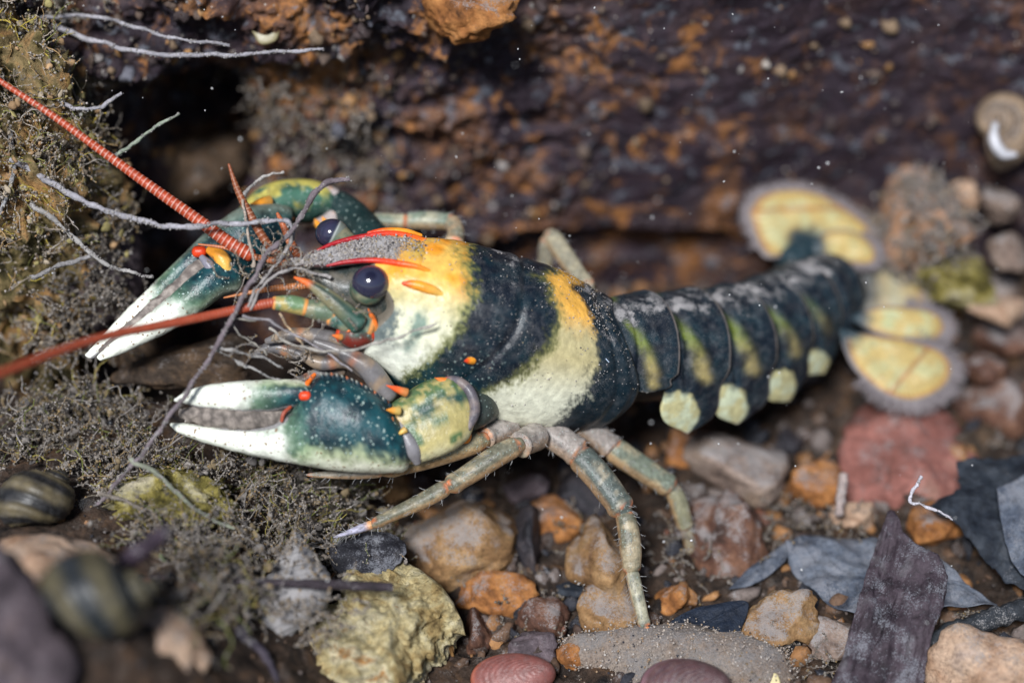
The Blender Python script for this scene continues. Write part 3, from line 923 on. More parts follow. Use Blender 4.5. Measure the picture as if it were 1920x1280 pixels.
joint_ball("finger_joint", 408, 530, 0.3, 11, mixc(RED, ORG, np.array(0.4)), fpalm)
limb("finger_silt", [(382, 500, 0.75), (330, 545, 0.6), (260, 602, 0.45), (190, 660, 0.3)], [20, 16, 12, 7], M_GRAIN, fpalm, n=60, m=24, color=lambda t, ph, V: mixc((0.12, 0.10, 0.09), (0.30, 0.26, 0.23), sst(-0.5, 0.6, fbm(V * 7, 4))), bump=lambda V, t, ph: V + 0.04 * fbm(V * 6, 4)[..., None] * VUP)
# far wrist, yellow green dome
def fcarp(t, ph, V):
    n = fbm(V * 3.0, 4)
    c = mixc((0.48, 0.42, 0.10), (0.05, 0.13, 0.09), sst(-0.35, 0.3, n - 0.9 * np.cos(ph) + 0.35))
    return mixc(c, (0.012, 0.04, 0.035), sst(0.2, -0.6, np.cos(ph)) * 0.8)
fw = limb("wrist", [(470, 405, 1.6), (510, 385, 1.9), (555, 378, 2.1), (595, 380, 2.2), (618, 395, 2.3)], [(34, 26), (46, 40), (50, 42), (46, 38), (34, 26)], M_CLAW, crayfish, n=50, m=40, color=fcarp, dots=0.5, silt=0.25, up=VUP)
spine("wrist_thorn", (505, 378, 1.35), (470, 382, 1.1), 12, M_CLAW, fw, ORG, n=14, m=14)
spine("wrist_thorn", (545, 408, 1.5), (535, 420, 1.4), 8, M_CLAW, fw, RED, n=14, m=14)
limb("wrist_membrane", [(600, 355, 2.0), (625, 368, 2.1), (638, 392, 2.1), (620, 410, 1.9), (596, 420, 1.7)], [11, 15, 15, 14, 10], M_SOFT, fw, n=36, m=18, color=lambda t, ph, V: mixc((0.42, 0.36, 0.34), ORG, sst(0.15, 0.6, fbm(V * 4, 3))), silt=0.3)
limb("claw_arm", [(630, 385, 2.2), (660, 405, 2.0), (690, 440, 1.6), (720, 480, 1.2)], [30, 32, 34, 40], M_CLAW, crayfish, n=30, m=24, color=(0.012, 0.03, 0.03), silt=0.2, dots=0.5)
for q in ((598, 424), (612, 420)):
    spine("arm_thorn", (q[0], q[1], 1.5), (q[0] - 8, q[1] - 14, 1.4), 7, M_CLAW, crayfish, ORG)

# ---- walking legs, each a chain of segments with orange rings
def leg_col(a=(0.29, 0.24, 0.155), b_=(0.12, 0.115, 0.08), rim=(0.45, 0.24, 0.10), end=(0.55, 0.16, 0.06)):
    def f(t, ph, V):
        c = mixc(a, b_, sst(-0.2, 0.4, fbm(V * 3.2, 4) + 0.25 * np.cos(ph)))
        c = mixc(c, (0.40, 0.34, 0.22), 0.7 * sst(0.2, -0.7, np.cos(ph)))
        c = mixc(c, rim, 0.55 * np.exp(-((np.abs(np.sin(ph)) - 1) / 0.12) ** 2))
        e = np.clip(sst(0.07, 0.03, t) + sst(0.90, 0.95, t) * sst(1.0, 0.96, t), 0, 1) * sst(-0.25, 0.35, fbm(V * 5, 2)) * 0.9
        return mixc(c, end, e)
    return f
def walking_leg(label, segs, cols):
    """segs: list of (pts, radii); the first is the upper segment that carries the rest"""
    root = None
    hp, hr = [], []
    rg = np.random.default_rng(int(segs[0][0][0][0]))
    for (pts, r), cc in zip(segs, cols):
        nm = "walking_leg" if root is None else "leg_segment"
        r = [q * (0.78 if root is None else 0.88) for q in r]
        p0_, p1_ = np.array(pts[0], float), np.array(pts[-1], float)
        pts = [tuple(np.array(p, float) * 0.45 + (p0_ + (p1_ - p0_) * (k_ / (len(pts) - 1))) * 0.55) for k_, p in enumerate(pts)]
        o = limb(nm, pts, r, M_LEG, crayfish if root is None else root, n=40, m=22, up=unit(VUP * 0.6 - FWD * 0.8), color=cc, silt=0.16, dots=0.45, cap=0.5, sq=2.4,
                 bump=lambda V, t, ph: V.mean(1, keepdims=True) + (V - V.mean(1, keepdims=True)) * (1 - 0.26 * np.exp(-(t / 0.05) ** 2) + 0.14 * np.exp(-((t - 0.90) / 0.06) ** 2) - 0.30 * np.exp(-((t - 1) / 0.03) ** 2))[..., None])
        if root is None:
            root = o
            o["label"] = label
        C, ra, rb = limb_pts(pts, r, 40)
        for _ in range(34):
            i = rg.integers(1, 38)
            dr = unit(np.cross(C[i + 1] - C[i - 1], rg.normal(size=3)))
            p = C[i] + dr * ra[i] * 0.95
            e = unit(dr + 0.9 * unit(C[i + 1] - C[i - 1]) + 0.3 * rg.normal(size=3))
            hp.append(np.array([p, p + e * 0.07, p + e * 0.13 + rg.normal(size=3) * 0.015]))
            hr.append(0.006)
    V2, F2 = strand_many(hp, hr, 3)
    tag(obj("bristles", mesh("bristles", V2, F2, attrs={"Col": np.full((len(V2), 3), 0.34)}), M_GRAIN, root), kind="stuff")
    return root
PALEC = leg_col((0.30, 0.265, 0.24), (0.22, 0.19, 0.17), rim=(0.42, 0.27, 0.16), end=(0.45, 0.2, 0.09))
NORM = leg_col()
TIPC = lambda t, ph, V: mixc((0.55, 0.28, 0.12), (0.34, 0.33, 0.42), sst(0.05, 0.25, t))
walking_leg("olive leg reaching left below the near claw with orange joints",
    [([(1010, 815, 0.6), (992, 822, 0.35), (972, 836, 0.05)], [34, 32, 27]),
     ([(976, 832, 0.0), (940, 845, -0.15), (890, 880, -0.2), (838, 914, -0.2)], [20, 23, 22, 18]),
     ([(842, 910, -0.2), (800, 938, -0.2), (745, 962, -0.15), (697, 984, -0.1)], [18, 17, 14, 10]),
     ([(700, 982, -0.1), (665, 994, -0.05), (626, 1007, 0.0)], [10, 7, 1.5])], [PALEC, NORM, NORM, TIPC])
walking_leg("leg folded along the underside of the near claw",
    [([(960, 800, 0.7), (935, 808, 0.4), (905, 822, 0.1)], [32, 30, 24]),
     ([(910, 824, 0.05), (860, 838, -0.05), (790, 862, -0.15), (715, 884, -0.2)], [22, 25, 22, 14]),
     ([(720, 882, -0.2), (670, 890, -0.15), (610, 892, -0.1), (575, 890, 0.0)], [14, 12, 8, 3])],
    [PALEC, leg_col((0.26, 0.22, 0.13), (0.14, 0.13, 0.08)), leg_col((0.34, 0.30, 0.24), (0.26, 0.23, 0.18))])
walking_leg("long leg stepping down to the sandy stone with its tip touching",
    [([(1000, 790, 1.0), (1045, 820, 0.85), (1090, 852, 0.75)], [36, 34, 31]),
     ([(1082, 850, 0.75), (1125, 890, 0.6), (1155, 930, 0.5), (1172, 962, 0.4)], [30, 30, 29, 24]),
     ([(1170, 958, 0.4), (1184, 1000, 0.35), (1188, 1045, 0.3), (1184, 1075, 0.3)], [20, 23, 23, 15]),
     ([(1184, 1068, 0.3), (1195, 1120, 0.15), (1210, 1178, 0.0)], [15, 15, 12]),
     ([(1210, 1172, 0.0), (1213, 1195, -0.05), (1216, 1216, -0.1)], [9, 6, 2])],
    [PALEC, leg_col((0.26, 0.23, 0.17), (0.075, 0.09, 0.08)), NORM, leg_col((0.30, 0.28, 0.20), (0.16, 0.16, 0.12)), lambda t, ph, V: mixc((0.6, 0.22, 0.08), (0.38, 0.26, 0.18), t)])
walking_leg("blurred hindmost near leg bending down behind the long one",
    [([(1090, 790, 1.5), (1120, 815, 1.5), (1150, 842, 1.5)], [34, 30, 27]),
     ([(1145, 838, 1.5), (1180, 862, 1.6), (1220, 888, 1.7), (1262, 916, 1.8)], [27, 26, 25, 20]),
     ([(1258, 912, 1.8), (1276, 940, 1.9), (1284, 975, 2.0), (1286, 992, 2.1)], [17, 19, 18, 13]),
     ([(1286, 985, 2.1), (1294, 1020, 2.3), (1298, 1062, 2.5)], [13, 11, 4])],
    [PALEC, leg_col((0.30, 0.26, 0.17), (0.14, 0.16, 0.12)), leg_col((0.32, 0.26, 0.15), (0.20, 0.19, 0.12)), leg_col((0.34, 0.27, 0.17), (0.26, 0.22, 0.15))])
walking_leg("beige far leg lying level behind the head",
    [([(665, 415, 2.2), (710, 412, 2.2), (765, 416, 2.2)], [14, 17, 16]),
     ([(760, 414, 2.2), (810, 412, 2.2), (850, 416, 2.1)], [17, 19, 15]),
     ([(846, 412, 2.1), (864, 430, 1.9), (850, 462, 1.5)], [16, 18, 20])],
    [leg_col((0.34, 0.32, 0.22), (0.20, 0.24, 0.18)), leg_col((0.32, 0.31, 0.22), (0.16, 0.20, 0.15)), leg_col((0.36, 0.26, 0.16), (0.22, 0.2, 0.14))])
walking_leg("far leg with its pale knee sticking up behind the back",
    [([(1032, 440, 3.0), (1062, 485, 2.6), (1105, 545, 1.9)], [22, 22, 20]),
     ([(1030, 446, 3.0), (1022, 480, 3.2), (1020, 530, 3.4)], [20, 17, 12])],
    [leg_col((0.36, 0.32, 0.22), (0.24, 0.22, 0.16)), leg_col((0.30, 0.26, 0.18), (0.2, 0.18, 0.13))])

# ---- abdomen: dark core and six overlapping plates with pale side flaps
AB = np.array([(1105, 668, 1.15, 104), (1205, 664, 1.75, 109), (1290, 656, 2.35, 107), (1370, 644, 3.0, 104), (1442, 615, 3.75, 95), (1504, 580, 4.5, 86), (1552, 556, 5.2, 74), (1588, 550, 5.6, 58)])
kk = (DIST + AB[:, 2]) / DIST
ABD = catmull(np.hstack([P(AB[:, 0], AB[:, 1], AB[:, 2]), (AB[:, 3] / 100 * kk)[:, None]]), 240)
AT = unit(np.gradient(ABD[:, :3], axis=0))
AU = unit(np.array([0, 0, 1.0]) - AT[:, 2:3] * AT)
AS = np.cross(AT, AU)
V, t, ph = tube_grid(ABD[:, :3], ABD[:, 3] * 0.80, ABD[:, 3] * 0.82, 48, cap=0.4)
V = V.copy()
abdomen = obj("abdomen", mesh("abdomen", V, grid_faces(*V.shape[:2]), attrs={"Col": np.full((V.shape[0] * 48, 3), 0.012), "silt": np.full(V.shape[0] * 48, 0.2), "dots": np.zeros(V.shape[0] * 48)}), M_SHELL, crayfish)


def abd_at(q):
    q = np.clip(q, 0, 239)
    i = np.floor(q).astype(int)
    j = np.minimum(i + 1, 239)
    f = (q - i)[..., None]
    return [a[i] * (1 - f) + a[j] * f for a in (ABD, AT, AU, AS)]


SEGQ = [4, 34, 72, 109, 146, 181, 216]
for k in range(6):
    q0, q1 = SEGQ[k], SEGQ[k + 1]
    n, m = 48, 340
    amax = [1.6, 2.38, 2.36, 2.32, 2.26, 1.95][k]
    a = np.linspace(-amax, amax, m)[None]
    u = np.linspace(0, 1, n)[:, None]
    aa = np.abs(a)
    a0 = 1.28
    lx = np.clip((aa - a0) / (amax - a0), 0, 1)
    lobe = np.minimum(1.0, (1 - 0.24 * sst(0.0, 0.35, lx) + 0.06 * sst(0.4, 0.75, lx)) * np.sqrt(np.clip(1 - (np.clip(lx - 0.58, 0, 1) / 0.42) ** 2, 0, 1)))
    mid = 0.52
    uu = mid + (u - mid) * np.maximum(lobe, 0.02) * (1 + 0.10 * sst(1.2, 1.6, aa))
    q = q0 - 3 + uu * (q1 - q0 + 9)
    q = q + 3.0 * sst(1.2, 2.2, aa)
    Dq, Tq, Uq, Sq = abd_at(np.broadcast_to(q, (n, m)))
    r = Dq[..., 3]
    arch = 0.98 + 0.07 * np.sin(np.pi * np.clip(u, 0, 1)) - 0.14 * (1 - u) ** 2 + 0.09 * sst(0.70, 1.0, u)
    arch = 1.0 + (arch - 1.0) * (1 - 0.85 * sst(1.2, 1.7, aa))
    arch = arch + 0.03 * sst(1.3, 2.4, aa) + 0.05 * np.sin(np.pi * u) * sst(1.3, 1.7, aa) - 0.06 * np.exp(-((u - 0.36) / 0.05) ** 2) * sst(1.9, 1.4, aa)
    a_s = 1.38
    fx = np.where(aa > a_s, np.sin(a_s) + 0.20 * (aa - a_s) - 0.10 * (aa - a_s) ** 2, np.sin(aa)) * np.sign(a)
    fy = np.where(aa > a_s, np.cos(a_s) - 0.98 * (aa - a_s), np.cos(aa))
    V = Dq[..., :3] + Sq * (r * arch * 0.98 * fx)[..., None] + Uq * (r * arch * 1.06 * fy)[..., None]
    V = V + unit(V - Dq[..., :3]) * (0.012 * fbm(V * 3, 3))[..., None]
    inner = Dq[..., :3] + (V - Dq[..., :3]) * 0.93
    n1 = fbm(V * 2.6, 4)
    c = mixc(NAVY, (0.008, 0.024, 0.034), np.clip(0.4 + 0.8 * n1, 0, 1) * np.ones_like(a))
    # oblique yellow green streak down the side
    st = np.exp(-((u + 0.04 * n1 - (0.26 + 0.34 * (aa - 0.3))) / (0.05 + 0.035 * aa)) ** 2) * sst(0.15, 0.5, aa) * sst(1.62, 1.42, aa)
    stw = [1.0, 1.0, 0.8, 0.6, 0.25, 0.0][k]
    c = mixc(c, mixc((0.10, 0.13, 0.02), (0.36, 0.29, 0.12), sst(0.7, 1.3, aa)), np.clip(st * stw * (1.0 + 0.8 * n1), 0, 1))
    # pale flap
    fl = sst(1.2, 0.72, ((u - 0.20 - 0.16 * sst(1.8, 2.4, aa)) / 0.38) ** 2 + ((aa - 2.06) / 0.44) ** 2 + 0.35 * n1) * (1.0 if k < 5 else 0.0)
    if k == 0:
        fl = fl * 0.3
    c = mixc(c, mixc((0.50, 0.46, 0.24), (0.54, 0.58, 0.40), sst(-0.3, 0.4, n1)), 0.92 * np.clip(fl, 0, 1))
    c = mixc(c, (0.34, 0.28, 0.24), sst(0.955, 0.99, u) * 0.55)
    c = mixc(c, (0.30, 0.27, 0.24), sst(0.93, 0.99, np.where(aa > a0, lx, 0)) * 0.7)
    sl = np.clip(0.46 + 0.16 * n1 + 0.25 * sst(0.7, 0.1, aa), 0, 1) * (1 - 0.8 * np.clip(fl, 0, 1))
    G2 = np.concatenate([V, inner[::-1]])
    c2 = np.concatenate([c, c[::-1]])
    s2 = np.concatenate([sl, sl[::-1]])
    f = grid_faces(2 * n, m, closed=False)
    ring = np.arange(2 * n)
    lastf = np.stack([ring[-1] * m + np.arange(m - 1), ring[-1] * m + np.arange(1, m), np.arange(1, m), np.arange(m - 1)], 1)
    side = []
    for jj in (0, m - 1):
        for i in range(n - 1):
            side.append([i * m + jj, (i + 1) * m + jj, (2 * n - 2 - i) * m + jj, (2 * n - 1 - i) * m + jj])
    obj("abdominal_plate", mesh("abdominal_plate", G2, np.vstack([f, lastf, np.array(side)]), attrs={"Col": c2.reshape(-1, 3), "silt": s2.ravel(), "dots": np.zeros(2 * n * m)}), M_ABD, abdomen)

# ---- tail fan
def px_outline(pts, d, tilt=(0, 0)):
    pts = np.array(pts, float)
    c = pts.mean(0)
    dl = d + (pts[:, 0] - c[0]) / 100 * tilt[0] + (pts[:, 1] - c[1]) / 100 * tilt[1]
    return P(pts[:, 0], pts[:, 1], dl)
def fan_lobe(name, pts, d, tilt, line=None, base=None, green=0.4, label=None, dusty=0.0, fringe=0.24, fang=None, seed=0):
    pts = np.array(pts, float)
    pts = pts.mean(0) + (pts - pts.mean(0)) * 1.10
    O = px_outline(pts, d, tilt)
    V, f, T, A, oc, nn = plate(O, 0.10, rings=26, n=140, bend=0.06, seed=seed)
    n1 = fbm(V * 2.5, 4)
    c = mixc((0.44, 0.33, 0.13), mixc((0.52, 0.46, 0.25), (0.26, 0.34, 0.20), 0.5), np.clip(sst(-0.3, 0.5, n1) * (green + 0.3), 0, 1))
    c = mixc(c, (0.52, 0.36, 0.10), 0.5 * sst(0.65, 0.9, T))
    c = c * (1 - 0.12 * (0.5 + 0.5 * np.sin(A * 60 + 4 * n1)) * sst(0.2, 0.6, T))[..., None]
    px = np.array(pxpt_arr(V))
    if line is not None:
        (x0, y0), (x1, y1) = line
        L = math.hypot(x1 - x0, y1 - y0)
        dist = np.abs((px[0] - x0) * (y1 - y0) - (px[1] - y0) * (x1 - x0)) / L
        c = mixc(c, (0.26, 0.10, 0.03), 0.85 * np.exp(-(dist / 4.0) ** 2))
    c = mixc(c, (0.30, 0.10, 0.025), np.exp(-((T - 0.86) / 0.035) ** 2) * 0.95 * (0.8 + 0.6 * n1).clip(0, 1))
    c = mixc(c, (0.17, 0.145, 0.145), sst(0.885, 0.92, T))
    if base is not None:
        db = np.hypot(px[0] - base[0], px[1] - base[1])
        c = mixc(c, (0.014, 0.03, 0.04), sst(base[2], base[2] * 0.45, db + 10 * n1))
    if dusty:
        c = mixc(c, (0.22, 0.20, 0.19), np.clip(dusty + 0.3 * n1, 0, 1))
    V = V + nn * (0.022 * np.sin(A * 46 + 3 * n1) * sst(0.15, 0.5, T) * sst(1.0, 0.8, T) + 0.05 * sst(0.86, 0.6, T))[..., None] * np.where(np.arange(V.shape[0]) < V.shape[0] // 2, 1, 0)[:, None, None]
    N, M = V.shape[:2]
    o = obj(name, mesh(name, V, f, attrs={"Col": c.reshape(-1, 3), "silt": np.full(N * M, 0.20 + dusty * 0.4), "dots": np.full(N * M, 0.12)}), M_FAN, crayfish)
    if label:
        o["label"] = label
    # the fringe of fine setae along the free edge
    rg = np.random.default_rng(seed + 50)
    cen = oc.mean(0)
    paths, rads, = [], []
    K = 900
    idx = rg.integers(0, len(oc), K)
    fr = rg.uniform(0, 1, K)
    for i_, f_ in zip(idx, fr):
        p = oc[i_] * (1 - f_) + oc[(i_ + 1) % len(oc)] * f_
        pp = pxpt(p)
        if fang is not None:
            an = math.degrees(math.atan2(-(pp[1] - fang[1]), pp[0] - fang[0])) % 360
            if not (fang[2] <= an <= fang[3] or fang[2] <= an - 360 <= fang[3]):
                continue
        dr = unit(p - cen + 0.12 * rg.normal(size=3))
        ln = fringe * 0.8 * rg.uniform(0.6, 1.15)
        p1 = cen + (p - cen) * 0.97
        paths.append(np.array([p1, p1 + dr * ln * 0.5, p1 + dr * ln + rg.normal(size=3) * 0.02]))
        rads.append(0.011)
    V2, F2 = strand_many(paths, rads, 4)
    cc = np.broadcast_to(np.array((0.20, 0.175, 0.18)), (len(V2), 3))
    tag(obj("fringe", mesh("fringe", V2, F2, attrs={"Col": cc}), M_GRAIN, o), kind="stuff")
    return o
def pxpt_arr(V):
    q = V - CAMP
    d = q @ FWD
    k = d / DIST
    return (q[..., 0] / k * 100 + 960, 640 - (q @ VUP) / k * 100)

fan_lobe("tail_lobe", [(1406, 398), (1428, 370), (1480, 358), (1540, 368), (1590, 398), (1632, 440), (1646, 476), (1610, 480), (1560, 462), (1515, 462), (1470, 478), (1440, 478), (1418, 440)], 5.4, (0.25, -0.55), line=((1425, 396), (1570, 392)), base=(1515, 472, 62), label="upper yellow tail lobe with grey fringe on the far side", fang=(1520, 450, -25, 190), seed=1)
fan_lobe("tail_lobe", [(1518, 462), (1560, 436), (1605, 440), (1636, 465), (1634, 492), (1596, 494), (1552, 486)], 5.2, (0.2, -0.5), base=(1510, 472, 52), green=0.25, label="oval yellow lobe tucked under the upper tail lobe", fang=(1570, 465, -60, 30), seed=2)
fan_lobe("telson", [(1565, 505), (1620, 488), (1680, 500), (1722, 535), (1728, 575), (1690, 592), (1630, 592), (1580, 578)], 5.5, (0.3, -0.5), base=(1575, 545, 100), dusty=0.35, label="dusty middle tail plate", fang=(1630, 545, -30, 70), seed=3)
fan_lobe("tail_lobe", [(1600, 594), (1640, 580), (1700, 578), (1752, 590), (1768, 614), (1746, 640), (1700, 638), (1640, 618)], 4.5, (0.3, -0.4), base=(1585, 592, 60), label="narrow yellow tail lobe with rust edge beside the dusty plate", fang=(1660, 605, -45, 40), green=0.7, seed=4, fringe=0.36)
fan_lobe("tail_lobe", [(1582, 622), (1640, 632), (1700, 640), (1752, 655), (1780, 685), (1768, 722), (1716, 748), (1665, 738), (1616, 700), (1590, 660)], 4.1, (0.3, -0.4), line=((1664, 742), (1742, 650)), base=(1575, 610, 62), label="lower yellow tail lobe crossed by a rust line, grey fringe", fang=(1650, 660, -125, 30), seed=5, fringe=0.40)
limb("tail_joint", [(1560, 575, 4.9), (1585, 590, 4.85), (1612, 600, 4.85)], [20, 20, 12], M_SHELL, crayfish, n=20, m=18, color=(0.012, 0.03, 0.04), silt=0.3)
limb("tail_joint", [(1480, 495, 5.2), (1500, 480, 5.3), (1525, 466, 5.35)], [36, 34, 22], M_ABD, crayfish, n=20, m=18, color=(0.012, 0.03, 0.04), silt=0.3)

# ---- silt lying on the crayfish
def grains_on(V, wgt, count, rg, smin, smax, parent, name="silt_grains"):
    V = V.reshape(-1, 3)
    wgt = np.maximum(wgt.ravel(), 0)
    idx = rg.choice(len(V), count, p=wgt / wgt.sum())
    pos = V[idx] + rg.normal(size=(count, 3)) * 0.02
    sz = rg.uniform(smin, smax, count) ** 1.0
    base = np.array([(0.34, 0.31, 0.29), (0.24, 0.22, 0.22), (0.45, 0.42, 0.40), (0.30, 0.24, 0.16), (0.06, 0.06, 0.07)])
    cl = base[rg.choice(5, count, p=[.4, .25, .15, .12, .08])] * rg.uniform(0.8, 1.2, (count, 1))
    W, F, at = scatter_mesh(pos, sz, rg, cl)
    return tag(obj(name, mesh(name, W, F, smooth=False, attrs=at), M_GRAIN, parent), kind="stuff")
grains_on(RV, RP * sst(0.98, 0.45, RT) * (0.4 + fbm(RV * 2, 2)).clip(0.1), 4200, np.random.default_rng(11), 0.008, 0.026, crayfish)
wg = sst(1.9, 0.6, CA) * (0.25 + 0.75 * sst(0.25, 0.5, CTt)) * np.clip(0.3 + fbm(CV * 1.7, 4), 0.03, 2) ** 1.5
grains_on(CV, wg, 1500, np.random.default_rng(12), 0.005, 0.018, carapace)

# ================================================================== THE SETTING
# ---- bed
gx = np.linspace(-15, 15, 330)
gy = np.linspace(-12, 13, 300)
X, Y = np.meshgrid(gx, gy, indexing='ij')
Z = G(X, Y)
p3 = np.stack([X, Y, Z], -1)
Z = Z - 0.02 + 0.16 * fbm(p3 * 1.4, 4) + 0.07 * fbm(p3 * 5, 3)
V = np.stack([X, Y, Z], -1)
M_BED = rock_mat("silty_bed", [(0.010, 0.009, 0.010), (0.035, 0.024, 0.018), (0.065, 0.042, 0.03), (0.11, 0.06, 0.03)], scale=1.6, silt=0.30, fine=10, bump=0.9, siltcol=(0.17, 0.145, 0.13))
bed = tag(obj("ground", mesh("ground", V, grid_faces(330, 300, closed=False)), M_BED), kind="structure")
# the same ground goes on to the far distance, lower
q = np.array([[-400, -400, -1.6], [400, -400, -1.6], [400, 400, -1.6], [-400, 400, -1.6]])
tag(obj("terrain", mesh("terrain", q, np.array([[0, 1, 2, 3]])), M_BED), kind="structure")

# ---- dark rock face behind
wx = np.linspace(-13.5, 14.5, 420)
wz = np.linspace(-1.2, 13.0, 250)
X, Z = np.meshgrid(wx, wz, indexing='ij')
p3 = np.stack([X, X * 0, Z], -1)
wp = p3 + 0.6 * np.stack([fbm(p3 * 0.5, 3), X * 0, fbm(p3 * 0.5 + 9, 3)], -1)
strat = fbm(np.stack([wp[..., 0] * 0.35, X * 0, wp[..., 2] * 1.5 + 0.18 * X], -1), 4, 0.55, ridged=True)
Yw = 6.75 - 0.02 * Z + 0.7 * sst(4.5, 7.0, X)
hang_edge = 7.25 + 0.45 * pn(np.stack([X * 0.6, X * 0, X * 0 + 3], -1)) + 2.4 * sst(-1.6, 0.6, X)
Yw = Yw - (0.9 + 0.6 * pn(np.stack([X * 0.7, X * 0 + 5, Z * 0.6], -1))) * sst(-0.2, 0.12, Z - hang_edge)     # overhanging ledge
Yw = Yw + 3.2 * np.exp(-(((X + 6.6) / 1.1) ** 2 + ((Z - 4.7) / 1.6) ** 2) ** 2)    # dark hollow
Yw = Yw + 0.8 * sst(2.35, 1.6, Z + 0.35 * pn(np.stack([X * 0.7, X * 0, X * 0 + 8], -1))) * sst(-3.0, -1.0, X) * sst(6.0, 4.0, X)      # dark undercut
tz = wp[..., 2] * 0.75 + 0.12 * X + 0.55 * fbm(np.stack([X * 0.35, X * 0, Z * 0.8], -1), 3)
led = tz - np.floor(tz)
led = sst(0.0, 0.75, led) * sst(1.0, 0.93, led)
amp = 0.28 + 0.92 * sst(3.0, -2.5, X)
Yw = Yw - amp * (0.30 * led * (0.6 + fbm(p3 * 0.6 + 2, 3)).clip(0, 1.6) + 0.34 * fbm(p3 * 0.8 + 4, 6, 0.58) + 0.26 * np.abs(fbm(p3 * 1.9 + 8, 5, 0.6)) + 0.05 * strat)
V = np.stack([X, Yw, Z], -1)
back = V.copy()
back[..., 1] = 16
b = NB("dark_rust_rock")
n1 = b.noise(0.40, 9, 0.58, 1.1)
n0 = b.noise(0.23, 5, 0.55, 0.6)
col = b.ramp(n1, [(0.32, (0.006, 0.005, 0.009)), (0.44, (0.024, 0.016, 0.023)), (0.52, (0.058, 0.036, 0.036)), (0.57, (0.14, 0.068, 0.032)), (0.63, (0.36, 0.15, 0.042)), (0.72, (0.24, 0.18, 0.13))])
col = b.mix(b.map(n0, 0.44, 0.58), b.mix(0.7, col, (0.026, 0.014, 0.022)), col)
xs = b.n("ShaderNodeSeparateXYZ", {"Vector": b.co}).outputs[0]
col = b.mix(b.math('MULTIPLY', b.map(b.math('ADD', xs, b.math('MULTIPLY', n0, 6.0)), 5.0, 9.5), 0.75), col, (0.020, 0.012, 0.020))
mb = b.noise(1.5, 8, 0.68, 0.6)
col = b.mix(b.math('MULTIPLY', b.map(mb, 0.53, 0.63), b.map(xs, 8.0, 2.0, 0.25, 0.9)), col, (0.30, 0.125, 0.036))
col = b.mix(b.math('MULTIPLY', b.map(b.noise(2.1, 8, 0.68, 0.4), 0.55, 0.66), 0.75), col, (0.13, 0.145, 0.175))
vz = b.voro(5.0)
col = b.mix(b.math('MULTIPLY', b.map(vz, 0.15, 0.07), b.map(b.noise(1.3, 3), 0.46, 0.58)), col, (0.42, 0.38, 0.34))
n2 = b.noise(7, 7, 0.7)
col = b.mix(1.0, col, b.ramp(n2, [(0.25, (0.45,) * 3), (0.5, (1,) * 3), (0.75, (1.6,) * 3)]), 'MULTIPLY')
nrm = b.bump(n2, 0.5, 0.16)
nrm = b.bump(b.noise(25, 4, 0.7), 0.3, 0.05, nrm)
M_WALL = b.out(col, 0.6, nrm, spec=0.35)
n, m = V.shape[:2]
GV = np.concatenate([V.reshape(-1, 3), back.reshape(-1, 3)])
top = np.arange(n - 1)
cap = np.stack([top * m + m - 1, (top + 1) * m + m - 1, (top + 1) * m + m - 1 + n * m, top * m + m - 1 + n * m], 1)
sd = np.arange(m - 1)
capl = np.stack([sd, sd + 1, sd + 1 + n * m, sd + n * m], 1)
capr = capl + (n - 1) * m
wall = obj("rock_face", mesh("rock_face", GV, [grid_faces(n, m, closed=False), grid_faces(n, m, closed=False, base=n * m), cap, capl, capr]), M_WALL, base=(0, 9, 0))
tag(wall, "dark rust stained rock face rising behind the crayfish", "rock")

# ------------------------------------------------------------------ stones
R_ORANGE = rock_mat("orange_stone", [(0.09, 0.038, 0.016), (0.25, 0.10, 0.032), (0.37, 0.165, 0.055), (0.27, 0.15, 0.08)], silt=0.42, fine=8, bump=0.5)
R_TAN = rock_mat("tan_stone", [(0.11, 0.058, 0.028), (0.24, 0.135, 0.06), (0.31, 0.19, 0.09), (0.22, 0.16, 0.11)], silt=0.5, fine=9, bump=0.55)
R_BROWN = rock_mat("brown_stone", [(0.035, 0.02, 0.016), (0.10, 0.048, 0.033), (0.16, 0.08, 0.05), (0.13, 0.085, 0.07)], silt=0.5, fine=9, bump=0.45)
R_GREY = rock_mat("grey_brown_stone", [(0.09, 0.065, 0.055), (0.18, 0.13, 0.105), (0.25, 0.19, 0.155), (0.24, 0.17, 0.12)], silt=0.5, fine=9, bump=0.4)
R_UMBER = rock_mat("umber_stone", [(0.018, 0.013, 0.010), (0.05, 0.035, 0.025), (0.10, 0.062, 0.036), (0.08, 0.06, 0.05)], silt=0.25, fine=9, bump=0.5)
R_RED = rock_mat("brick_red_stone", [(0.12, 0.05, 0.04), (0.20, 0.08, 0.065), (0.26, 0.11, 0.09), (0.25, 0.14, 0.11)], scale=0.8, silt=0.3, fine=7, bump=0.3)
R_DARK = rock_mat("dark_stone", [(0.010, 0.010, 0.013), (0.028, 0.026, 0.032), (0.05, 0.042, 0.045), (0.07, 0.055, 0.05)], silt=0.2, fine=9, bump=0.5, spec=0.45, rough=0.55)
R_PURP = rock_mat("purple_grey_stone", [(0.045, 0.035, 0.04), (0.09, 0.07, 0.078), (0.13, 0.10, 0.11), (0.15, 0.11, 0.10)], silt=0.3, fine=9, bump=0.4)
R_SAND = rock_mat("sandy_stone", [(0.22, 0.165, 0.13), (0.30, 0.235, 0.19), (0.34, 0.28, 0.235), (0.26, 0.23, 0.21)], silt=0.5, fine=16, bump=0.9, spots=(0.03, 0.03, 0.04))
R_YELL = rock_mat("yellow_crusted_stone", [(0.12, 0.075, 0.03), (0.34, 0.245, 0.105), (0.48, 0.40, 0.215), (0.54, 0.48, 0.32), (0.38, 0.20, 0.07)], scale=1.3, silt=0.08, fine=7, bump=1.0, spots=(0.06, 0.045, 0.03))
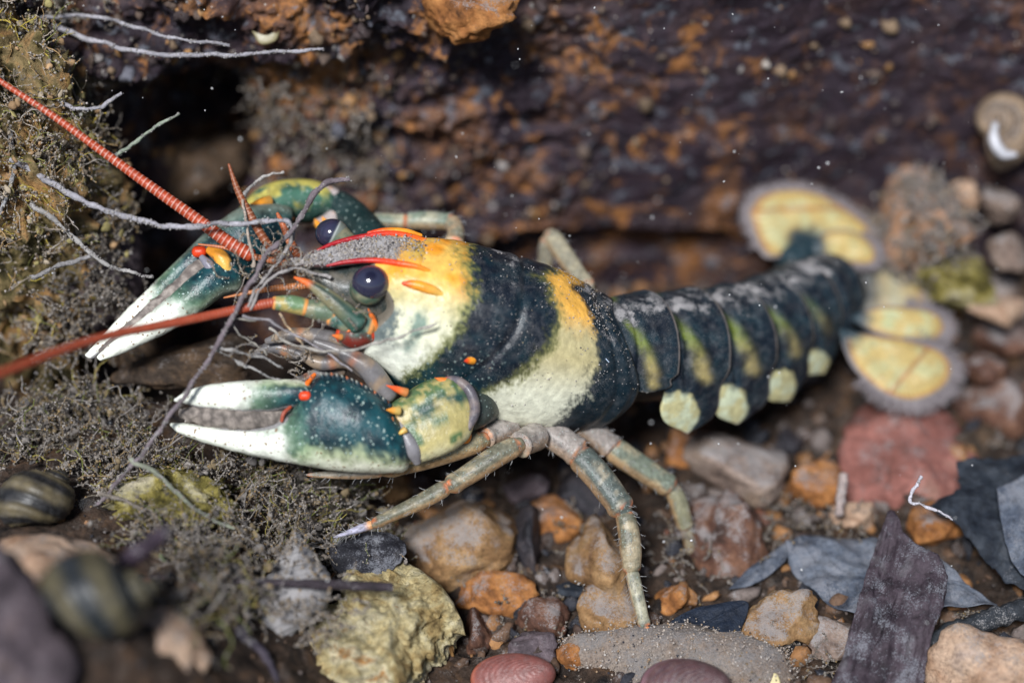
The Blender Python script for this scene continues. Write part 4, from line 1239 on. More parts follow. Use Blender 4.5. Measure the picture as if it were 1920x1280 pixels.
R_ALGA = rock_mat("algae_stone", [(0.02, 0.02, 0.010), (0.12, 0.10, 0.025), (0.30, 0.25, 0.07), (0.45, 0.40, 0.24), (0.50, 0.44, 0.32)], scale=1.3, silt=0.30, fine=8, bump=1.0)
R_PINK = rock_mat("speckled_tan_stone", [(0.26, 0.15, 0.09), (0.38, 0.25, 0.17), (0.44, 0.31, 0.22), (0.34, 0.26, 0.22)], silt=0.35, fine=11, bump=0.5, spots=(0.07, 0.06, 0.06))


R_FUZZ = rock_mat("fuzzy_stone", [(0.12, 0.09, 0.07), (0.30, 0.17, 0.10), (0.42, 0.23, 0.13), (0.26, 0.22, 0.19)], silt=0.5, fine=6, bump=0.9)


def stone(label, px, py, w_, h_, mat, seed, facets=12, rough=0.06, lump=0.14, lift=0.35, depth=1.25, level=4, d=None, rz=None, cat="stone", name="stone", soft=14.0, group=None, rx=0.0, ry=None):
    """a stone that fills about w_ x h_ photo pixels round (px, py), resting in the bed (or at distance d)"""
    rg = np.random.default_rng(seed)
    c0 = h_ / 200 / math.hypot(ST * depth, CT)
    if d is None:
        d = on_ground(px, py, lift * c0)
    k = (DIST + d) / DIST
    v, f = rock_verts(level, seed, facets, rough, lump, soft)
    ext = (v.max(0) - v.min(0)) / 2
    v = (v - (v.max(0) + v.min(0)) / 2) / ext
    v = v * [w_ / 200 * k, c0 * depth * k, c0 * k]
    v = v @ rotm(rx, rg.uniform(-0.15, 0.15) if ry is None else ry, 0).T
    ctr = P(np.array(px * 1.), np.array(py * 1.), np.array(d))
    base = ctr + [0, 0, -c0 * k * 0.9]
    o = obj(name, mesh(name, v + ctr, f), mat, base=base)
    return tag(o, label, cat, group)


stone("broad tan stone with dark flecks right of the yellow crusted stone", 850, 1010, 250, 190, R_TAN, 21, facets=10)
stone("bright orange angular stone below the long front leg", 1040, 975, 120, 100, R_ORANGE, 22, facets=8)
stone("upright tan pebble leaning beside the long leg", 1118, 1058, 118, 160, R_TAN, 23, facets=9, lump=0.2)
stone("flat orange slab under the black chip", 930, 1112, 165, 85, R_ORANGE, 24, facets=8)
stone("dark red brown rounded stone between slab and sandy stone", 1012, 1160, 118, 78, R_BROWN, 25)
stone("ochre pebble with a dark scrap at the long leg's foot", 1150, 1160, 140, 120, R_TAN, 26, facets=9)
stone("small upright brown stone touching the yellow crusted stone", 905, 1185, 70, 90, R_BROWN, 27)
stone("dark speckled pebble above the red shell", 1000, 1218, 100, 66, R_PURP, 28, rough=0.1)
stone("tiny orange pebble beside the dark speckled pebble", 1070, 1222, 60, 60, R_ORANGE, 281, facets=8)
stone("large grey brown stone under the tail plates", 1382, 880, 200, 160, R_GREY, 29, facets=8)
stone("rust orange block between grey brown and brick red stones", 1532, 912, 110, 90, R_ORANGE, 30, facets=7)
stone("wide flat brick red stone under the tail fan", 1690, 858, 285, 240, R_RED, 31, facets=6, rough=0.07, lift=0.6, d=4.3, depth=2.0, rx=0.3)
stone("rough reddish brown stone behind the hindmost leg tip", 1345, 1010, 190, 170, R_BROWN, 32, rough=0.1)
stone("orange pebble between the grey leaf and black leaf", 1762, 985, 130, 90, R_ORANGE, 33, facets=8)
stone("pinkish small stone above the grey leaf", 1600, 975, 90, 70, R_PINK, 331)
stone("rounded tan stone left of the bark strip", 1462, 1165, 150, 130, R_TAN, 34, facets=8, rough=0.09)
stone("small orange stone left of the blue black leaf scrap", 1262, 1120, 70, 60, R_ORANGE, 35, facets=7)
stone("broad sandy grey stone at the lower edge under the leg tip", 1275, 1262, 460, 170, R_SAND, 36, facets=9, rough=0.08, d=-0.15)
stone("tan rock with brown patches in the lower right corner", 1860, 1265, 270, 170, R_PINK, 37, facets=9, d=-0.6)
stone("dark knobbly pebble below the last tail plate", 1482, 828, 66, 62, R_DARK, 38, rough=0.12)
stone("brown pebble at the right edge below the tail fan", 1862, 765, 130, 120, R_BROWN, 39, facets=9)
stone("reddish brown pebble at the right edge beside the tail fan", 1880, 640, 120, 90, R_BROWN, 40)
stone("mustard pebble behind the hindmost leg", 1288, 842, 80, 90, R_ORANGE, 41, facets=7)
stone("purple grey pebble in the shade under the carapace", 985, 915, 90, 66, R_PURP, 42)
stone("dark rounded pebble between the long leg and its neighbour", 1095, 925, 110, 90, R_DARK, 43)
stone("dim brown pebble under the near claw wrist", 720, 905, 110, 80, R_TAN, 44)
stone("narrow dark stone left of the bright orange stone", 985, 1010, 60, 130, R_DARK, 45, facets=8)
stone("grey tan stone in the lower right under the twig", 1560, 1200, 130, 90, R_GREY, 46)
stone("dusty beige stone right of the fuzzy boulder", 1850, 560, 120, 100, R_GREY, 461)
stone("speckled tan stone at the left edge behind the blurred snail", 95, 1065, 260, 150, R_PINK, 47, facets=8, d=-2.6)
stone("blurred tan stone below the foreground snail", 290, 1235, 210, 170, R_PINK, 48, facets=9, d=-4.0)
stone("orange brown rounded stone at the lower edge under the dark stick", 430, 1258, 150, 110, R_ORANGE, 49, facets=9, d=-1.3)
stone("large blurred purple grey stone in the lower left corner", 40, 1190, 240, 330, R_PURP, 50, facets=9, d=-5.6)
stone("brown stone in the dark hollow behind the far claw", 390, 345, 200, 190, R_UMBER, 51, rough=0.12, d=6.2)
stone("small dark brown stone in the hollow under the antenna", 250, 640, 110, 90, R_UMBER, 52, d=2.6)
stone("grey clumped stone in the shade left of the far claw", 180, 480, 190, 260, R_PURP, 53, rough=0.16, d=2.8)
stone("dull brown stone between the two claws", 340, 695, 280, 110, R_UMBER, 54, rough=0.12, d=1.6)
stone("mossy yellow pitted stone below the near claw", 325, 945, 270, 150, R_ALGA, 55, facets=0, rough=0.16, lump=0.25, d=-0.3, level=5)
stone("fuzzy orange topped boulder beyond the tail fan", 1720, 430, 180, 270, R_FUZZ, 56, facets=9, rough=0.2, d=6.4)
stone("yellow green crusted stone right beside the tail fan", 1760, 520, 200, 150, R_ALGA, 57, rough=0.16, d=6.0)
stone("rust orange lump hanging in the top ledge", 885, 22, 190, 130, R_ORANGE, 58, rough=0.14, d=1.2)

stone("pale rounded lump at the right edge below the coiled shell", 1872, 385, 90, 90, R_GREY, 62, rough=0.14, d=6.2)
stone("small beige lump left of the coiled shell's foot", 1808, 365, 56, 70, R_PINK, 63, rough=0.14, d=6.6)
stone("dusty grey stone at the right edge level with the tail fan top", 1895, 470, 90, 80, R_GREY, 64, rough=0.12, d=5.8)
stone("brown silty pebble just right of the tail fan fringe", 1850, 690, 90, 70, R_BROWN, 65, rough=0.12, d=5.0)
stone("pinkish grey stone between the tail fan and the right edge", 1868, 585, 120, 70, R_PINK, 66, rough=0.12, d=5.6)
stone("dark brown pebble above the black torn leaf", 1830, 825, 100, 60, R_UMBER, 67, rough=0.1)

# the yellow crusted stone, built of lumps along a leaning body
def crusted():
    C, ra, rb = limb_pts([(560, 1360, -0.5), (640, 1275, -0.25), (720, 1200, -0.05), (785, 1148, 0.1), (805, 1132, 0.15)], [125, 135, 122, 84, 62], 120)
    V, t, ph = tube_grid(C, ra, rb * 0.9, 160, up=-FWD, cap=0.7)
    Cc = V.mean(1, keepdims=True)
    nv = unit(V - Cc)
    V = V + nv * (0.34 * fbm(V * 1.0, 3) + 0.22 * np.abs(fbm(V * 1.9 + 5, 4, 0.6)) + 0.05 * fbm(V * 6, 4, 0.65))[..., None]
    return V
V = crusted()
o = obj("stone", mesh("stone", V, grid_faces(*V.shape[:2])), R_YELL, base=P(np.array(700.), np.array(1260.), np.array(0.2)))
tag(o, "lumpy pale yellow crusted stone at the lower edge", "stone")

# ------------------------------------------------------------------ left boulder overgrown with algae
def blob(name, label, cat, px, py, d, sx, sy, sz, mat, seed, rough=0.2, lump=0.3, level=6, facets=0):
    v, f = rock_verts(level, seed, facets, rough, lump)
    ctr = P(np.array(px * 1.), np.array(py * 1.), np.array(d))
    v = v * [sx, sy, sz]
    nv = unit(v)
    W = v + ctr
    W = W + nv * (0.12 * fbm(W * 2.2, 4, 0.6) + 0.05 * fbm(W * 7, 3))[:, None]
    return tag(obj(name, mesh(name, W, f), mat, base=ctr - [0, 0, sz * 0.9]), label, cat), W, f
R_BOUL = rock_mat("overgrown_boulder", [(0.02, 0.02, 0.012), (0.10, 0.08, 0.03), (0.26, 0.19, 0.09), (0.46, 0.25, 0.10), (0.42, 0.36, 0.07)], scale=1.1, silt=0.3, fine=7, bump=1.0)
boul, BW, BF = blob("boulder", "tall overgrown boulder with grey and yellow algae along the left edge", "boulder", 10, 380, 2.2, 2.3, 1.8, 3.6, R_BOUL, 61)
boul2, BW2, BF2 = blob("boulder", "silt covered rock with orange patches in the upper left corner", "boulder", 60, 60, 2.9, 1.7, 1.5, 1.6, rock_mat("silted_boulder", [(0.03, 0.025, 0.02), (0.10, 0.085, 0.07), (0.22, 0.17, 0.13), (0.34, 0.18, 0.08)], scale=1.3, silt=0.6, fine=8, bump=1.0), 62)

# ------------------------------------------------------------------ snail shells
def snail(name, label, apex, mouth, r0, turns, mat, colf, d0=0.0, lip=False, squash=0.9, silt=0.0, tilt=None, face=None):
    """a coiled shell: apex and mouth-end as (px,py,delta); r0 the last whorl radius in px"""
    A = P(*[np.array(float(q)) for q in apex])
    Bp = P(*[np.array(float(q)) for q in mouth])
    ax = Bp - A
    L = np.linalg.norm(ax)
    ax = ax / L
    k = (DIST + mouth[2]) / DIST
    R0 = r0 / 100 * k
    e1 = unit(np.cross(ax, face if face is not None else VUP))
    e2 = np.cross(ax, e1)
    n = int(60 * turns)
    th = np.linspace(0, 2 * np.pi * turns, n)
    cand = np.linspace(0, 2 * np.pi, 48)
    tng = -np.sin(th[-1] + cand)[:, None] * e1 + np.cos(th[-1] + cand)[:, None] * e2
    th = th + cand[int(np.argmax((tng @ FWD) * (-1 if lip else 1)))]      # turn the mouth away from, or towards, the viewer
    g = np.exp(np.linspace(math.log(0.06), 0, n))
    # radius of tube and of the coil grow together
    zc = L * (g - g[0]) / (1 - g[0]) * 0.72
    rc = R0 * 0.44 * g
    rt = R0 * 0.60 * g
    C = A + ax * (zc[:, None]) + e1 * (rc * np.cos(th))[:, None] + e2 * (rc * np.sin(th))[:, None]
    V, t, ph = tube_grid(C, rt * squash, rt * 1.18, 72, up=ax, cap=0.15)
    V = V + unit(V - V.mean(1, keepdims=True)) * (0.012 * np.cos(ph * 18) + 0.015 * fbm(V * 4, 3))[..., None] * (t ** 0.5)[..., None]
    N, M = V.shape[:2]
    c = colf(t, ph, V)
    c[-6:] = (0.07, 0.04, 0.025)
    me = mesh(name, V, grid_faces(N, M), attrs={"Col": c.reshape(-1, 3), "silt": np.full(N * M, silt), "dots": np.zeros(N * M)})
    o = obj(name, me, mat, base=np.array([Bp[0], Bp[1], min(V[..., 2].min() + 0.05, Bp[2])]))
    tag(o, label, "snail shell")
    if lip:
        ph2 = np.linspace(2.4, 4.6, 40)
        T = unit(C[-1] - C[-2])
        Bx = unit(ax - (ax @ T) * T)
        Ax = np.cross(T, Bx)
        ring = C[-1] + T * 0.05 + Ax[None] * (rt[-1] * squash * np.cos(ph2))[:, None] + Bx[None] * (rt[-1] * 1.15 * np.sin(ph2))[:, None]
        V2, t2, p2 = tube_grid(ring, 0.09, 0.09, 10, up=T, cap=0)
        obj("shell_lip", mesh("shell_lip", V2, grid_faces(*V2.shape[:2]), attrs={"Col": np.full((V2.shape[0] * 10, 3), 0.4), "silt": 0.3 + np.zeros(V2.shape[0] * 10), "dots": np.zeros(V2.shape[0] * 10)}), mat, o)
    return o
M_SNAIL = shell_mat("snail_shell", rough=0.4, mottle=0.4, mscale=4, dotscale=9)
def whorl_bands(dark, pale, nb=3, sharp=0.2):
    def f(t, ph, V):
        b1 = 0.5 + 0.5 * np.sin(ph * nb + 0.6)
        c = mixc(pale, dark, sst(0.5 - sharp, 0.5 + sharp, b1 + 0.22 * fbm(V * 3, 4)))
        c = c * (1 + 0.35 * np.sin(t * 900) * 0.5 + 0.3 * fbm(V * 5, 3))[..., None].clip(0.3)
        return c
    return f
snail("snail_shell", "blurred banded snail shell lying in the left foreground", (292, 1098, -5.2), (110, 1155, -5.4), 112, 3.3, M_SNAIL, whorl_bands((0.010, 0.014, 0.018), (0.085, 0.072, 0.04), 5, 0.45), silt=0.35)
snail("snail_shell", "ribbed dark snail shell with olive bands at the left edge", (120, 885, -0.6), (50, 985, -1.0), 84, 3.2, M_SNAIL, whorl_bands((0.010, 0.010, 0.011), (0.10, 0.08, 0.045), 6, 0.45), silt=0.35)
snail("snail_shell", "upright snail shell coated in grey silt above the thin twig", (556, 1000, -0.75), (560, 1200, -1.2), 92, 4.2, M_SNAIL, whorl_bands((0.08, 0.075, 0.075), (0.20, 0.18, 0.17)), silt=0.85)
o = snail("snail_shell", "blurred round snail shell with white lip at the upper right edge", (1872, 222, 4.6), (1876, 238, 5.7), 88, 3.0, M_SNAIL, whorl_bands((0.10, 0.065, 0.04), (0.22, 0.155, 0.10), 2), silt=0.55)
limb("shell_lip", [(1866, 232, 4.35), (1864, 262, 4.35), (1880, 288, 4.35), (1904, 290, 4.4)], [6, 10, 10, 5], M_SNAIL, o, n=24, m=12, color=(0.45, 0.45, 0.48), silt=0.2)

def clam(label, px, py, d, w_, h_, rz, cols, tiltx=0.5):
    """one half of a small mussel shell with growth lines"""
    nU, nV = 60, 60
    u = np.linspace(0.02, 1, nU)[:, None]
    a = np.linspace(0, 2 * np.pi, nV, endpoint=False)[None]
    x = u * np.cos(a) * (w_ / 200) * (1 + 0.12 * np.cos(a)) + (1 - u) * 0.40 * w_ / 100
    y = u * np.sin(a) * (h_ / 200)
    z = np.sqrt(np.clip(1 - u ** 2, 0, 1)) * min(w_, h_) / 200 * 0.75 + 0.003 * np.sin(u * 75 + 1.2 * np.cos(a))
    Vt = np.stack([x + 0 * y, y, z + 0 * y], -1)
    Vb = Vt * [0.96, 0.96, 0.86]
    V = np.concatenate([Vt, Vb[::-1]])
    Rm = rotm(tiltx, 0, 0) @ rotm(0, 0, rz)
    ctr = P(np.array(px * 1.), np.array(py * 1.), np.array(d))
    W = V @ Rm.T + ctr
    N, M = V.shape[:2]
    uu = np.concatenate([u, u[::-1]]) + 0 * a
    c = mixc(cols[0], cols[1], 0.5 + 0.16 * np.sin(uu * 60 + 6 * fbm(W * 2.5, 4)))
    c = mixc(c, cols[2], sst(0.9, 1.0, uu))
    o = obj("mussel_shell", mesh("mussel_shell", W, np.vstack([grid_faces(N, M)]), attrs={"Col": c.reshape(-1, 3), "silt": np.full(N * M, 0.42), "dots": np.zeros(N * M)}), M_SNAIL, base=ctr)
    return tag(o, label, "shell")
clam("small reddish mussel shell with fine growth lines at the lower edge", 952, 1270, -0.5, 160, 90, 0.1, ((0.15, 0.045, 0.04), (0.23, 0.085, 0.07), (0.32, 0.09, 0.05)))
clam("purple brown mussel shell half buried in the sandy stone", 1275, 1290, -1.0, 170, 110, 0.0, ((0.055, 0.03, 0.045), (0.12, 0.06, 0.05), (0.20, 0.10, 0.12)))

# ------------------------------------------------------------------ dead leaves, bark, sticks
def leaf_mat(name, cols, silt, fine=8, rough=0.6):
    return rock_mat(name, cols, scale=1.5, silt=silt, fine=fine, bump=0.45, rough=rough, spec=0.35, nzlo=0.0, nzhi=0.9, siltcol=(0.20, 0.205, 0.23))
M_LEAFG = leaf_mat("grey_leaf", [(0.03, 0.036, 0.052), (0.065, 0.078, 0.105), (0.11, 0.125, 0.155), (0.08, 0.085, 0.10)], 0.42)
M_LEAFB = leaf_mat("black_leaf", [(0.008, 0.010, 0.015), (0.014, 0.018, 0.026), (0.026, 0.032, 0.042), (0.05, 0.055, 0.065)], 0.15)
M_LEAFN = leaf_mat("blue_black_leaf", [(0.008, 0.012, 0.022), (0.014, 0.02, 0.034), (0.02, 0.027, 0.042)], 0.05, rough=0.45)
M_BARK = leaf_mat("bark_strip", [(0.018, 0.013, 0.017), (0.035, 0.025, 0.032), (0.06, 0.045, 0.055), (0.10, 0.09, 0.10)], 0.33)
def leaf(name, label, cat, pts, mat, thick=0.07, bend=0.15, jag=0.03, seed=0, fine=3.0, veins=None, fiber=0.0):
    """pts: (px,py,delta) outline"""
    q = np.array(pts, float)
    O = P(q[:, 0], q[:, 1], q[:, 2])
    V, f, T, A, oc, nn = plate(O, thick, rings=26, n=160, bend=bend, jag=jag, seed=seed, fine=fine)
    c = O.mean(0)
    if fiber:
        ax = np.linalg.svd(oc - oc.mean(0))[2]
        uv = np.stack([((V - c) @ ax[1]) * 6, ((V - c) @ ax[0]) * 0.7, 0 * V[..., 0]], -1)
        V = V + nn * (fiber * fbm(uv + seed, 4, 0.6))[..., None]
    o = tag(obj(name, mesh(name, V, f), mat, base=[c[0], c[1], V[..., 2].min()]), label, cat)
    if veins:
        i0, i1, R = veins[0], veins[1], 26
        def at(t_, i_):
            r_ = np.clip(t_, 0, 1) ** (1 / 0.85) * R
            a_, n_ = int(r_), V.shape[1]
            g = min(a_ + 1, R)
            return (V[a_, int(round(i_)) % n_] * (1 - (r_ - a_)) + V[g, int(round(i_)) % n_] * (r_ - a_)) + nn * 0.006
        lines = [[at(t_, i0) for t_ in np.linspace(0.97, 0, 12)] + [at(t_, i1) for t_ in np.linspace(0.08, 0.95, 12)]]
        for t0, ii in ((0.7, i0), (0.4, i0), (0.12, i0), (0.3, i1), (0.6, i1)):
            for sg in (-1, 1):
                lines.append([at(t0 + (0.93 - t0) * q_, ii + sg * q_ * (26 - 14 * t0)) for q_ in np.linspace(0, 1, 9)])
        for k_, ln in enumerate(lines):
            ln = catmull(np.array(ln), 30)
            r_ = np.linspace(1, 0.35, 30) * (0.035 if k_ == 0 else 0.018)
            Vv, tv, pv = tube_grid(ln, r_, r_, 6, up=nn, cap=0)
            obj("leaf_vein", mesh("leaf_vein", Vv, grid_faces(*Vv.shape[:2])), mat, o)
    return o
leaf("dead_leaf", "grey pointed dead leaf lying under the bark strip", "leaf", [(1472, 1010, 1.68), (1540, 995, 1.98), (1640, 1002, 1.88), (1740, 1040, 1.28), (1800, 1075, 0.88), (1872, 1112, 0.38), (1800, 1122, 0.28), (1720, 1150, 0.18), (1640, 1162, 0.28), (1588, 1148, 0.48), (1530, 1105, 0.88), (1485, 1060, 1.38)], M_LEAFG, bend=0.34, jag=0.02, seed=3, veins=(66, 150))
leaf("dead_leaf", "black torn dead leaf at the right edge", "leaf", [(1792, 862, 2.4), (1850, 852, 2.5), (1960, 850, 2.5), (1990, 950, 1.6), (1960, 1110, 0.6), (1890, 1090, 0.8), (1840, 1040, 1.2), (1800, 1000, 1.5), (1745, 950, 1.9), (1795, 925, 2.0)], M_LEAFB, bend=0.34, jag=0.05, seed=4, fine=5.0, veins=(72, 150))
leaf("dead_leaf", "silvery dead leaf lying on the black torn leaf", "leaf", [(1868, 915, 1.6), (1930, 890, 1.8), (1990, 900, 1.8), (1985, 1090, 0.3), (1930, 1085, 0.3), (1890, 1030, 0.8)], M_LEAFG, bend=0.1, jag=0.03, seed=5)
leaf("dead_leaf", "blue black leaf scrap beside the long leg's tip", "leaf", [(1232, 1180, 0.1), (1290, 1145, 0.35), (1340, 1132, 0.4), (1402, 1128, 0.4), (1396, 1165, 0.2), (1378, 1190, 0.05), (1310, 1200, -0.05), (1262, 1215, -0.1)], M_LEAFN, bend=0.12, jag=0.02, seed=6, thick=0.05, veins=(0, 70))
leaf("dead_leaf", "narrow curled grey leaf left of the pointed grey leaf", "leaf", [(1368, 1105, 1.3), (1400, 1070, 1.6), (1450, 1035, 1.9), (1482, 1015, 2.0), (1475, 1050, 1.7), (1440, 1080, 1.4), (1400, 1100, 1.2)], M_LEAFG, bend=0.08, seed=7)
bark = leaf("bark_strip", "dark purple bark strip standing over the grey leaf", "bark", [(1664, 960, 0.9), (1680, 958, 0.9), (1698, 1000, 0.6), (1770, 1062, 0.1), (1772, 1120, -0.2), (1745, 1200, -0.5), (1720, 1300, -1.0), (1640, 1310, -1.1), (1560, 1300, -1.0), (1580, 1230, -0.6), (1608, 1130, -0.1), (1635, 1040, 0.4)], M_BARK, thick=0.16, bend=0.22, jag=0.035, seed=8, fine=5.0, fiber=0.07)
leaf("bark_chip", "black flat bark chip lying over the orange slab", "bark", [(1000, 1090, 1.6), (1050, 1075, 1.8), (1100, 1080, 1.7), (1135, 1108, 1.4), (1100, 1120, 1.25), (1040, 1112, 1.35)], M_LEAFB, thick=0.16, bend=0.08, jag=0.06, seed=9)
leaf("bark_chip", "dark silty bark chip under the left pointing leg tip", "bark", [(618, 1020, 0.2), (680, 1000, 0.5), (745, 1010, 0.5), (764, 1030, 0.3), (730, 1070, 0.0), (670, 1090, -0.2), (625, 1062, 0.0)], leaf_mat("silty_chip", [(0.010, 0.010, 0.014), (0.02, 0.02, 0.026), (0.05, 0.045, 0.045)], 0.4), thick=0.12, bend=0.16, jag=0.08, seed=10)
leaf("leaf_scrap", "rust red leaf scrap beside the silt coated snail", "leaf", [(470, 1015, -0.1), (500, 1020, -0.2), (520, 1060, -0.4), (505, 1085, -0.5), (480, 1060, -0.4), (462, 1035, -0.2)], rock_mat("rust_leaf", [(0.10, 0.02, 0.008), (0.17, 0.045, 0.015), (0.22, 0.08, 0.03)], silt=0.25), thick=0.05, bend=0.1, jag=0.05, seed=11)
leaf("leaf_scrap", "orange brown leaf scrap under the thin twig", "leaf", [(300, 1130, -1.2), (340, 1140, -1.2), (372, 1180, -1.4), (360, 1200, -1.5), (320, 1180, -1.4)], rock_mat("orange_leaf", [(0.16, 0.06, 0.02), (0.26, 0.11, 0.04), (0.32, 0.16, 0.07)], silt=0.2), thick=0.05, bend=0.1, jag=0.05, seed=12)

M_CHIP = shell_mat("shell_chip", rough=0.35, mottle=0.2, mscale=4)
for lb, pts, cl in (("small white shell chip beside the silt coated snail", [(408, 1118, -2.0), (430, 1122, -2.1), (436, 1134, -2.1), (418, 1136, -2.1)], (0.6, 0.6, 0.62)),
                    ("tiny white shell chip under the thin twig", [(366, 1090, -2.2), (380, 1094, -2.2), (382, 1102, -2.25), (370, 1100, -2.2)], (0.6, 0.62, 0.66)),
                    ("pale yellow chip at the lower edge beside the bark strip", [(1430, 1268, -0.7), (1455, 1262, -0.7), (1462, 1285, -0.8), (1438, 1292, -0.8)], (0.55, 0.47, 0.25)),
                    ("yellowish shell chip hanging under the top ledge", [(472, 58, 1.5), (500, 66, 1.5), (522, 58, 1.5), (516, 76, 1.5), (488, 82, 1.5)], (0.22, 0.19, 0.10))):
    q = np.array(pts, float)
    Vp, fp, T_, A_, oc_, nn_ = plate(P(q[:, 0], q[:, 1], q[:, 2]), 0.03, rings=6, n=40, jag=0.05, bend=0.03, seed=len(lb))
    nvp = Vp.shape[0] * Vp.shape[1]
    tag(obj("shell_chip", mesh("shell_chip", Vp, fp, attrs={"Col": np.tile(np.array(cl), (nvp, 1)), "silt": np.full(nvp, 0.2), "dots": np.zeros(nvp)}), M_CHIP, base=P(q[:, 0], q[:, 1], q[:, 2]).mean(0)), lb, "shell chip")
M_TWIG = col_mat("twig_bark", rough=0.75, fine=12, bump=0.8, var=0.5, siltw=0.3)
def knob(amp, fr):
    return lambda V, t, ph: V + unit(V - V.mean(1, keepdims=True)) * (amp * fbm(V * fr, 3))[..., None]
def stick(name, label, cat, pts, rad, col, n=90, m=16, amp=0.03, mat=None, group=None):
    q = np.array(pts, float)
    c = P(q[:, 0], q[:, 1], q[:, 2])
    i = int(np.argmin(c[:, 2]))
    o = limb(name, pts, rad, mat or M_TWIG, None, n=n, m=m, color=lambda t, ph, V: np.array(col) * (1 + 0.4 * fbm(V * 3, 3))[..., None].clip(0.3), bump=knob(amp, 5), base=c[i], cap=0.3)
    return tag(o, label, cat, group)
stick("twig", "thin dark twig lying level across the silt coated snail", "twig", [(262, 1082, -2.0), (400, 1086, -2.0), (520, 1092, -1.95), (640, 1096, -1.7), (735, 1100, -1.5)], [6, 7, 8, 9, 8], (0.035, 0.026, 0.032))
stick("stick", "short dark grey stick left of the silt coated snail", "stick", [(262, 1222, -2.6), (340, 1212, -2.5), (420, 1196, -2.4), (462, 1180, -2.3)], [17, 19, 20, 13], (0.055, 0.045, 0.06))
stick("stick", "side shoot bending down from the short grey stick", "stick", [(450, 1190, -2.35), (490, 1220, -2.4), (515, 1262, -2.45), (520, 1300, -2.5)], [10, 8, 7, 6], (0.04, 0.032, 0.045))
stick("stick", "blurred purple stick poking up behind the foreground snail", "stick", [(190, 1100, -4.2), (235, 1055, -4.4), (290, 1012, -4.6), (312, 992, -4.7)], [14, 17, 18, 14], (0.030, 0.018, 0.030))
stick("twig", "dusty black twig at the lower right edge", "twig", [(1725, 1205, 0.2), (1790, 1185, 0.2), (1860, 1160, 0.2), (1960, 1130, 0.3)], [14, 20, 20, 18], (0.022, 0.026, 0.032), amp=0.06)
stick("twig", "small white twig stub upright before the rust orange block", "twig", [(1572, 965, 2.0), (1578, 925, 2.2), (1582, 890, 2.4)], [8, 9, 10], (0.30, 0.24, 0.22))

# ------------------------------------------------------------------ silted algae threads, one by one
def wig(pts, amp):
    """more points along a thread, with small natural kinks"""
    if amp <= 0:
        return [tuple(p) for p in pts]
    q = np.array(pts, float)
    n = max(len(q) * 4, 12)
    f = catmull(q * [0.01, 0.01, 1], n) * [100, 100, 1]
    k = np.stack([pn(f * 0.021 + 3), pn(f * 0.021 + 40), 0.02 * pn(f * 0.021 + 80)], -1)
    k2 = np.stack([pn(f * 0.06 + 3), pn(f * 0.06 + 40), 0.01 * pn(f * 0.06 + 80)], -1)
    e = np.ones(n)
    e[0] = e[-1] = 0
    return [tuple(p) for p in f + (5 * k + 2.5 * k2) * e[:, None]]
def thread(label, pts, r, col=(0.24, 0.23, 0.25), amp=0.016, n=110, taper=0.6, group=None, kind_="algae_thread", side=0.3):
    q = np.array(pts, float)
    r = r * 0.8
    rr = np.linspace(1.0, taper, len(wig(pts, amp))) * r
    col = tuple(min(0.6, v * 1.15) for v in col)
    o = stick(kind_, label, "algae", wig(pts, amp), list(rr), col, n=n, m=9, amp=amp, mat=M_STRAND, group=group)
    if amp > 0:
        rg = np.random.default_rng(int(q[0, 0] * 7 + q[-1, 1]) % 9999)
        C, ra, rb = limb_pts(wig(pts, amp), list(np.interp(np.linspace(0, 1, len(wig(pts, amp))), np.linspace(0, 1, len(rr)), rr)), n)
        L = float(np.linalg.norm(np.diff(C, axis=0), axis=1).sum())
        cnt = int(120 * L)
        i = rg.integers(0, n, cnt)
        pos = C[i] + unit(rg.normal(size=(cnt, 3))) * (ra[i] * rg.uniform(0.75, 1.3, cnt))[:, None]
        cl = np.array([(0.30, 0.28, 0.27), (0.20, 0.18, 0.18), (0.40, 0.38, 0.36)])[rg.integers(0, 3, cnt)]
        W, F, at = scatter_mesh(pos, r / 100 * rg.uniform(0.12, 0.55, cnt), rg, cl * 0.8)
        tag(obj("silt_beads", mesh("silt_beads", W, F, attrs=at), M_GRAIN, o), kind="stuff")
    return o
GT = "threads of silted algae"
thread("topmost grey thread ending in a greenish tip in the upper left", [(20, 38, 1.6), (150, 30, 1.2), (250, 50, 1.0), (330, 72, 0.8), (360, 75, 0.75), (430, 86, 0.7)], 5.5, group=GT)
thread("long grey thread reaching right under the top ledge", [(100, 48, 1.4), (200, 82, 1.0), (270, 100, 0.8), (400, 105, 0.7), (500, 98, 0.7), (606, 92, 0.7)], 6, group=GT)
thread("hooked grey thread with upturned tip beside the dark hollow", [(40, 182, 0.6), (100, 188, 0.4), (150, 206, 0.2), (190, 200, 0.2), (228, 175, 0.3)], 6, group=GT)
thread("greenish thread rising right from the ringed antenna", [(215, 296, 0.5), (262, 258, 0.5), (300, 232, 0.5), (336, 213, 0.5)], 5, (0.19, 0.22, 0.17), group=GT)
thread("long beaded grey thread running from the boulder to the head", [(20, 300, 0.0), (100, 345, -0.3), (170, 385, -0.5), (250, 410, -0.6), (330, 424, -0.7), (440, 420, -0.7), (540, 418, -0.6), (548, 450, -0.5)], 7, amp=0.03, n=180, taper=0.75, group=GT)
thread("beaded thread ending at the far claw", [(60, 380, 0.2), (130, 440, 0.1), (170, 475, 0.0), (215, 500, 0.0), (285, 518, 0.2)], 6, (0.22, 0.21, 0.2), amp=0.03, group=GT)
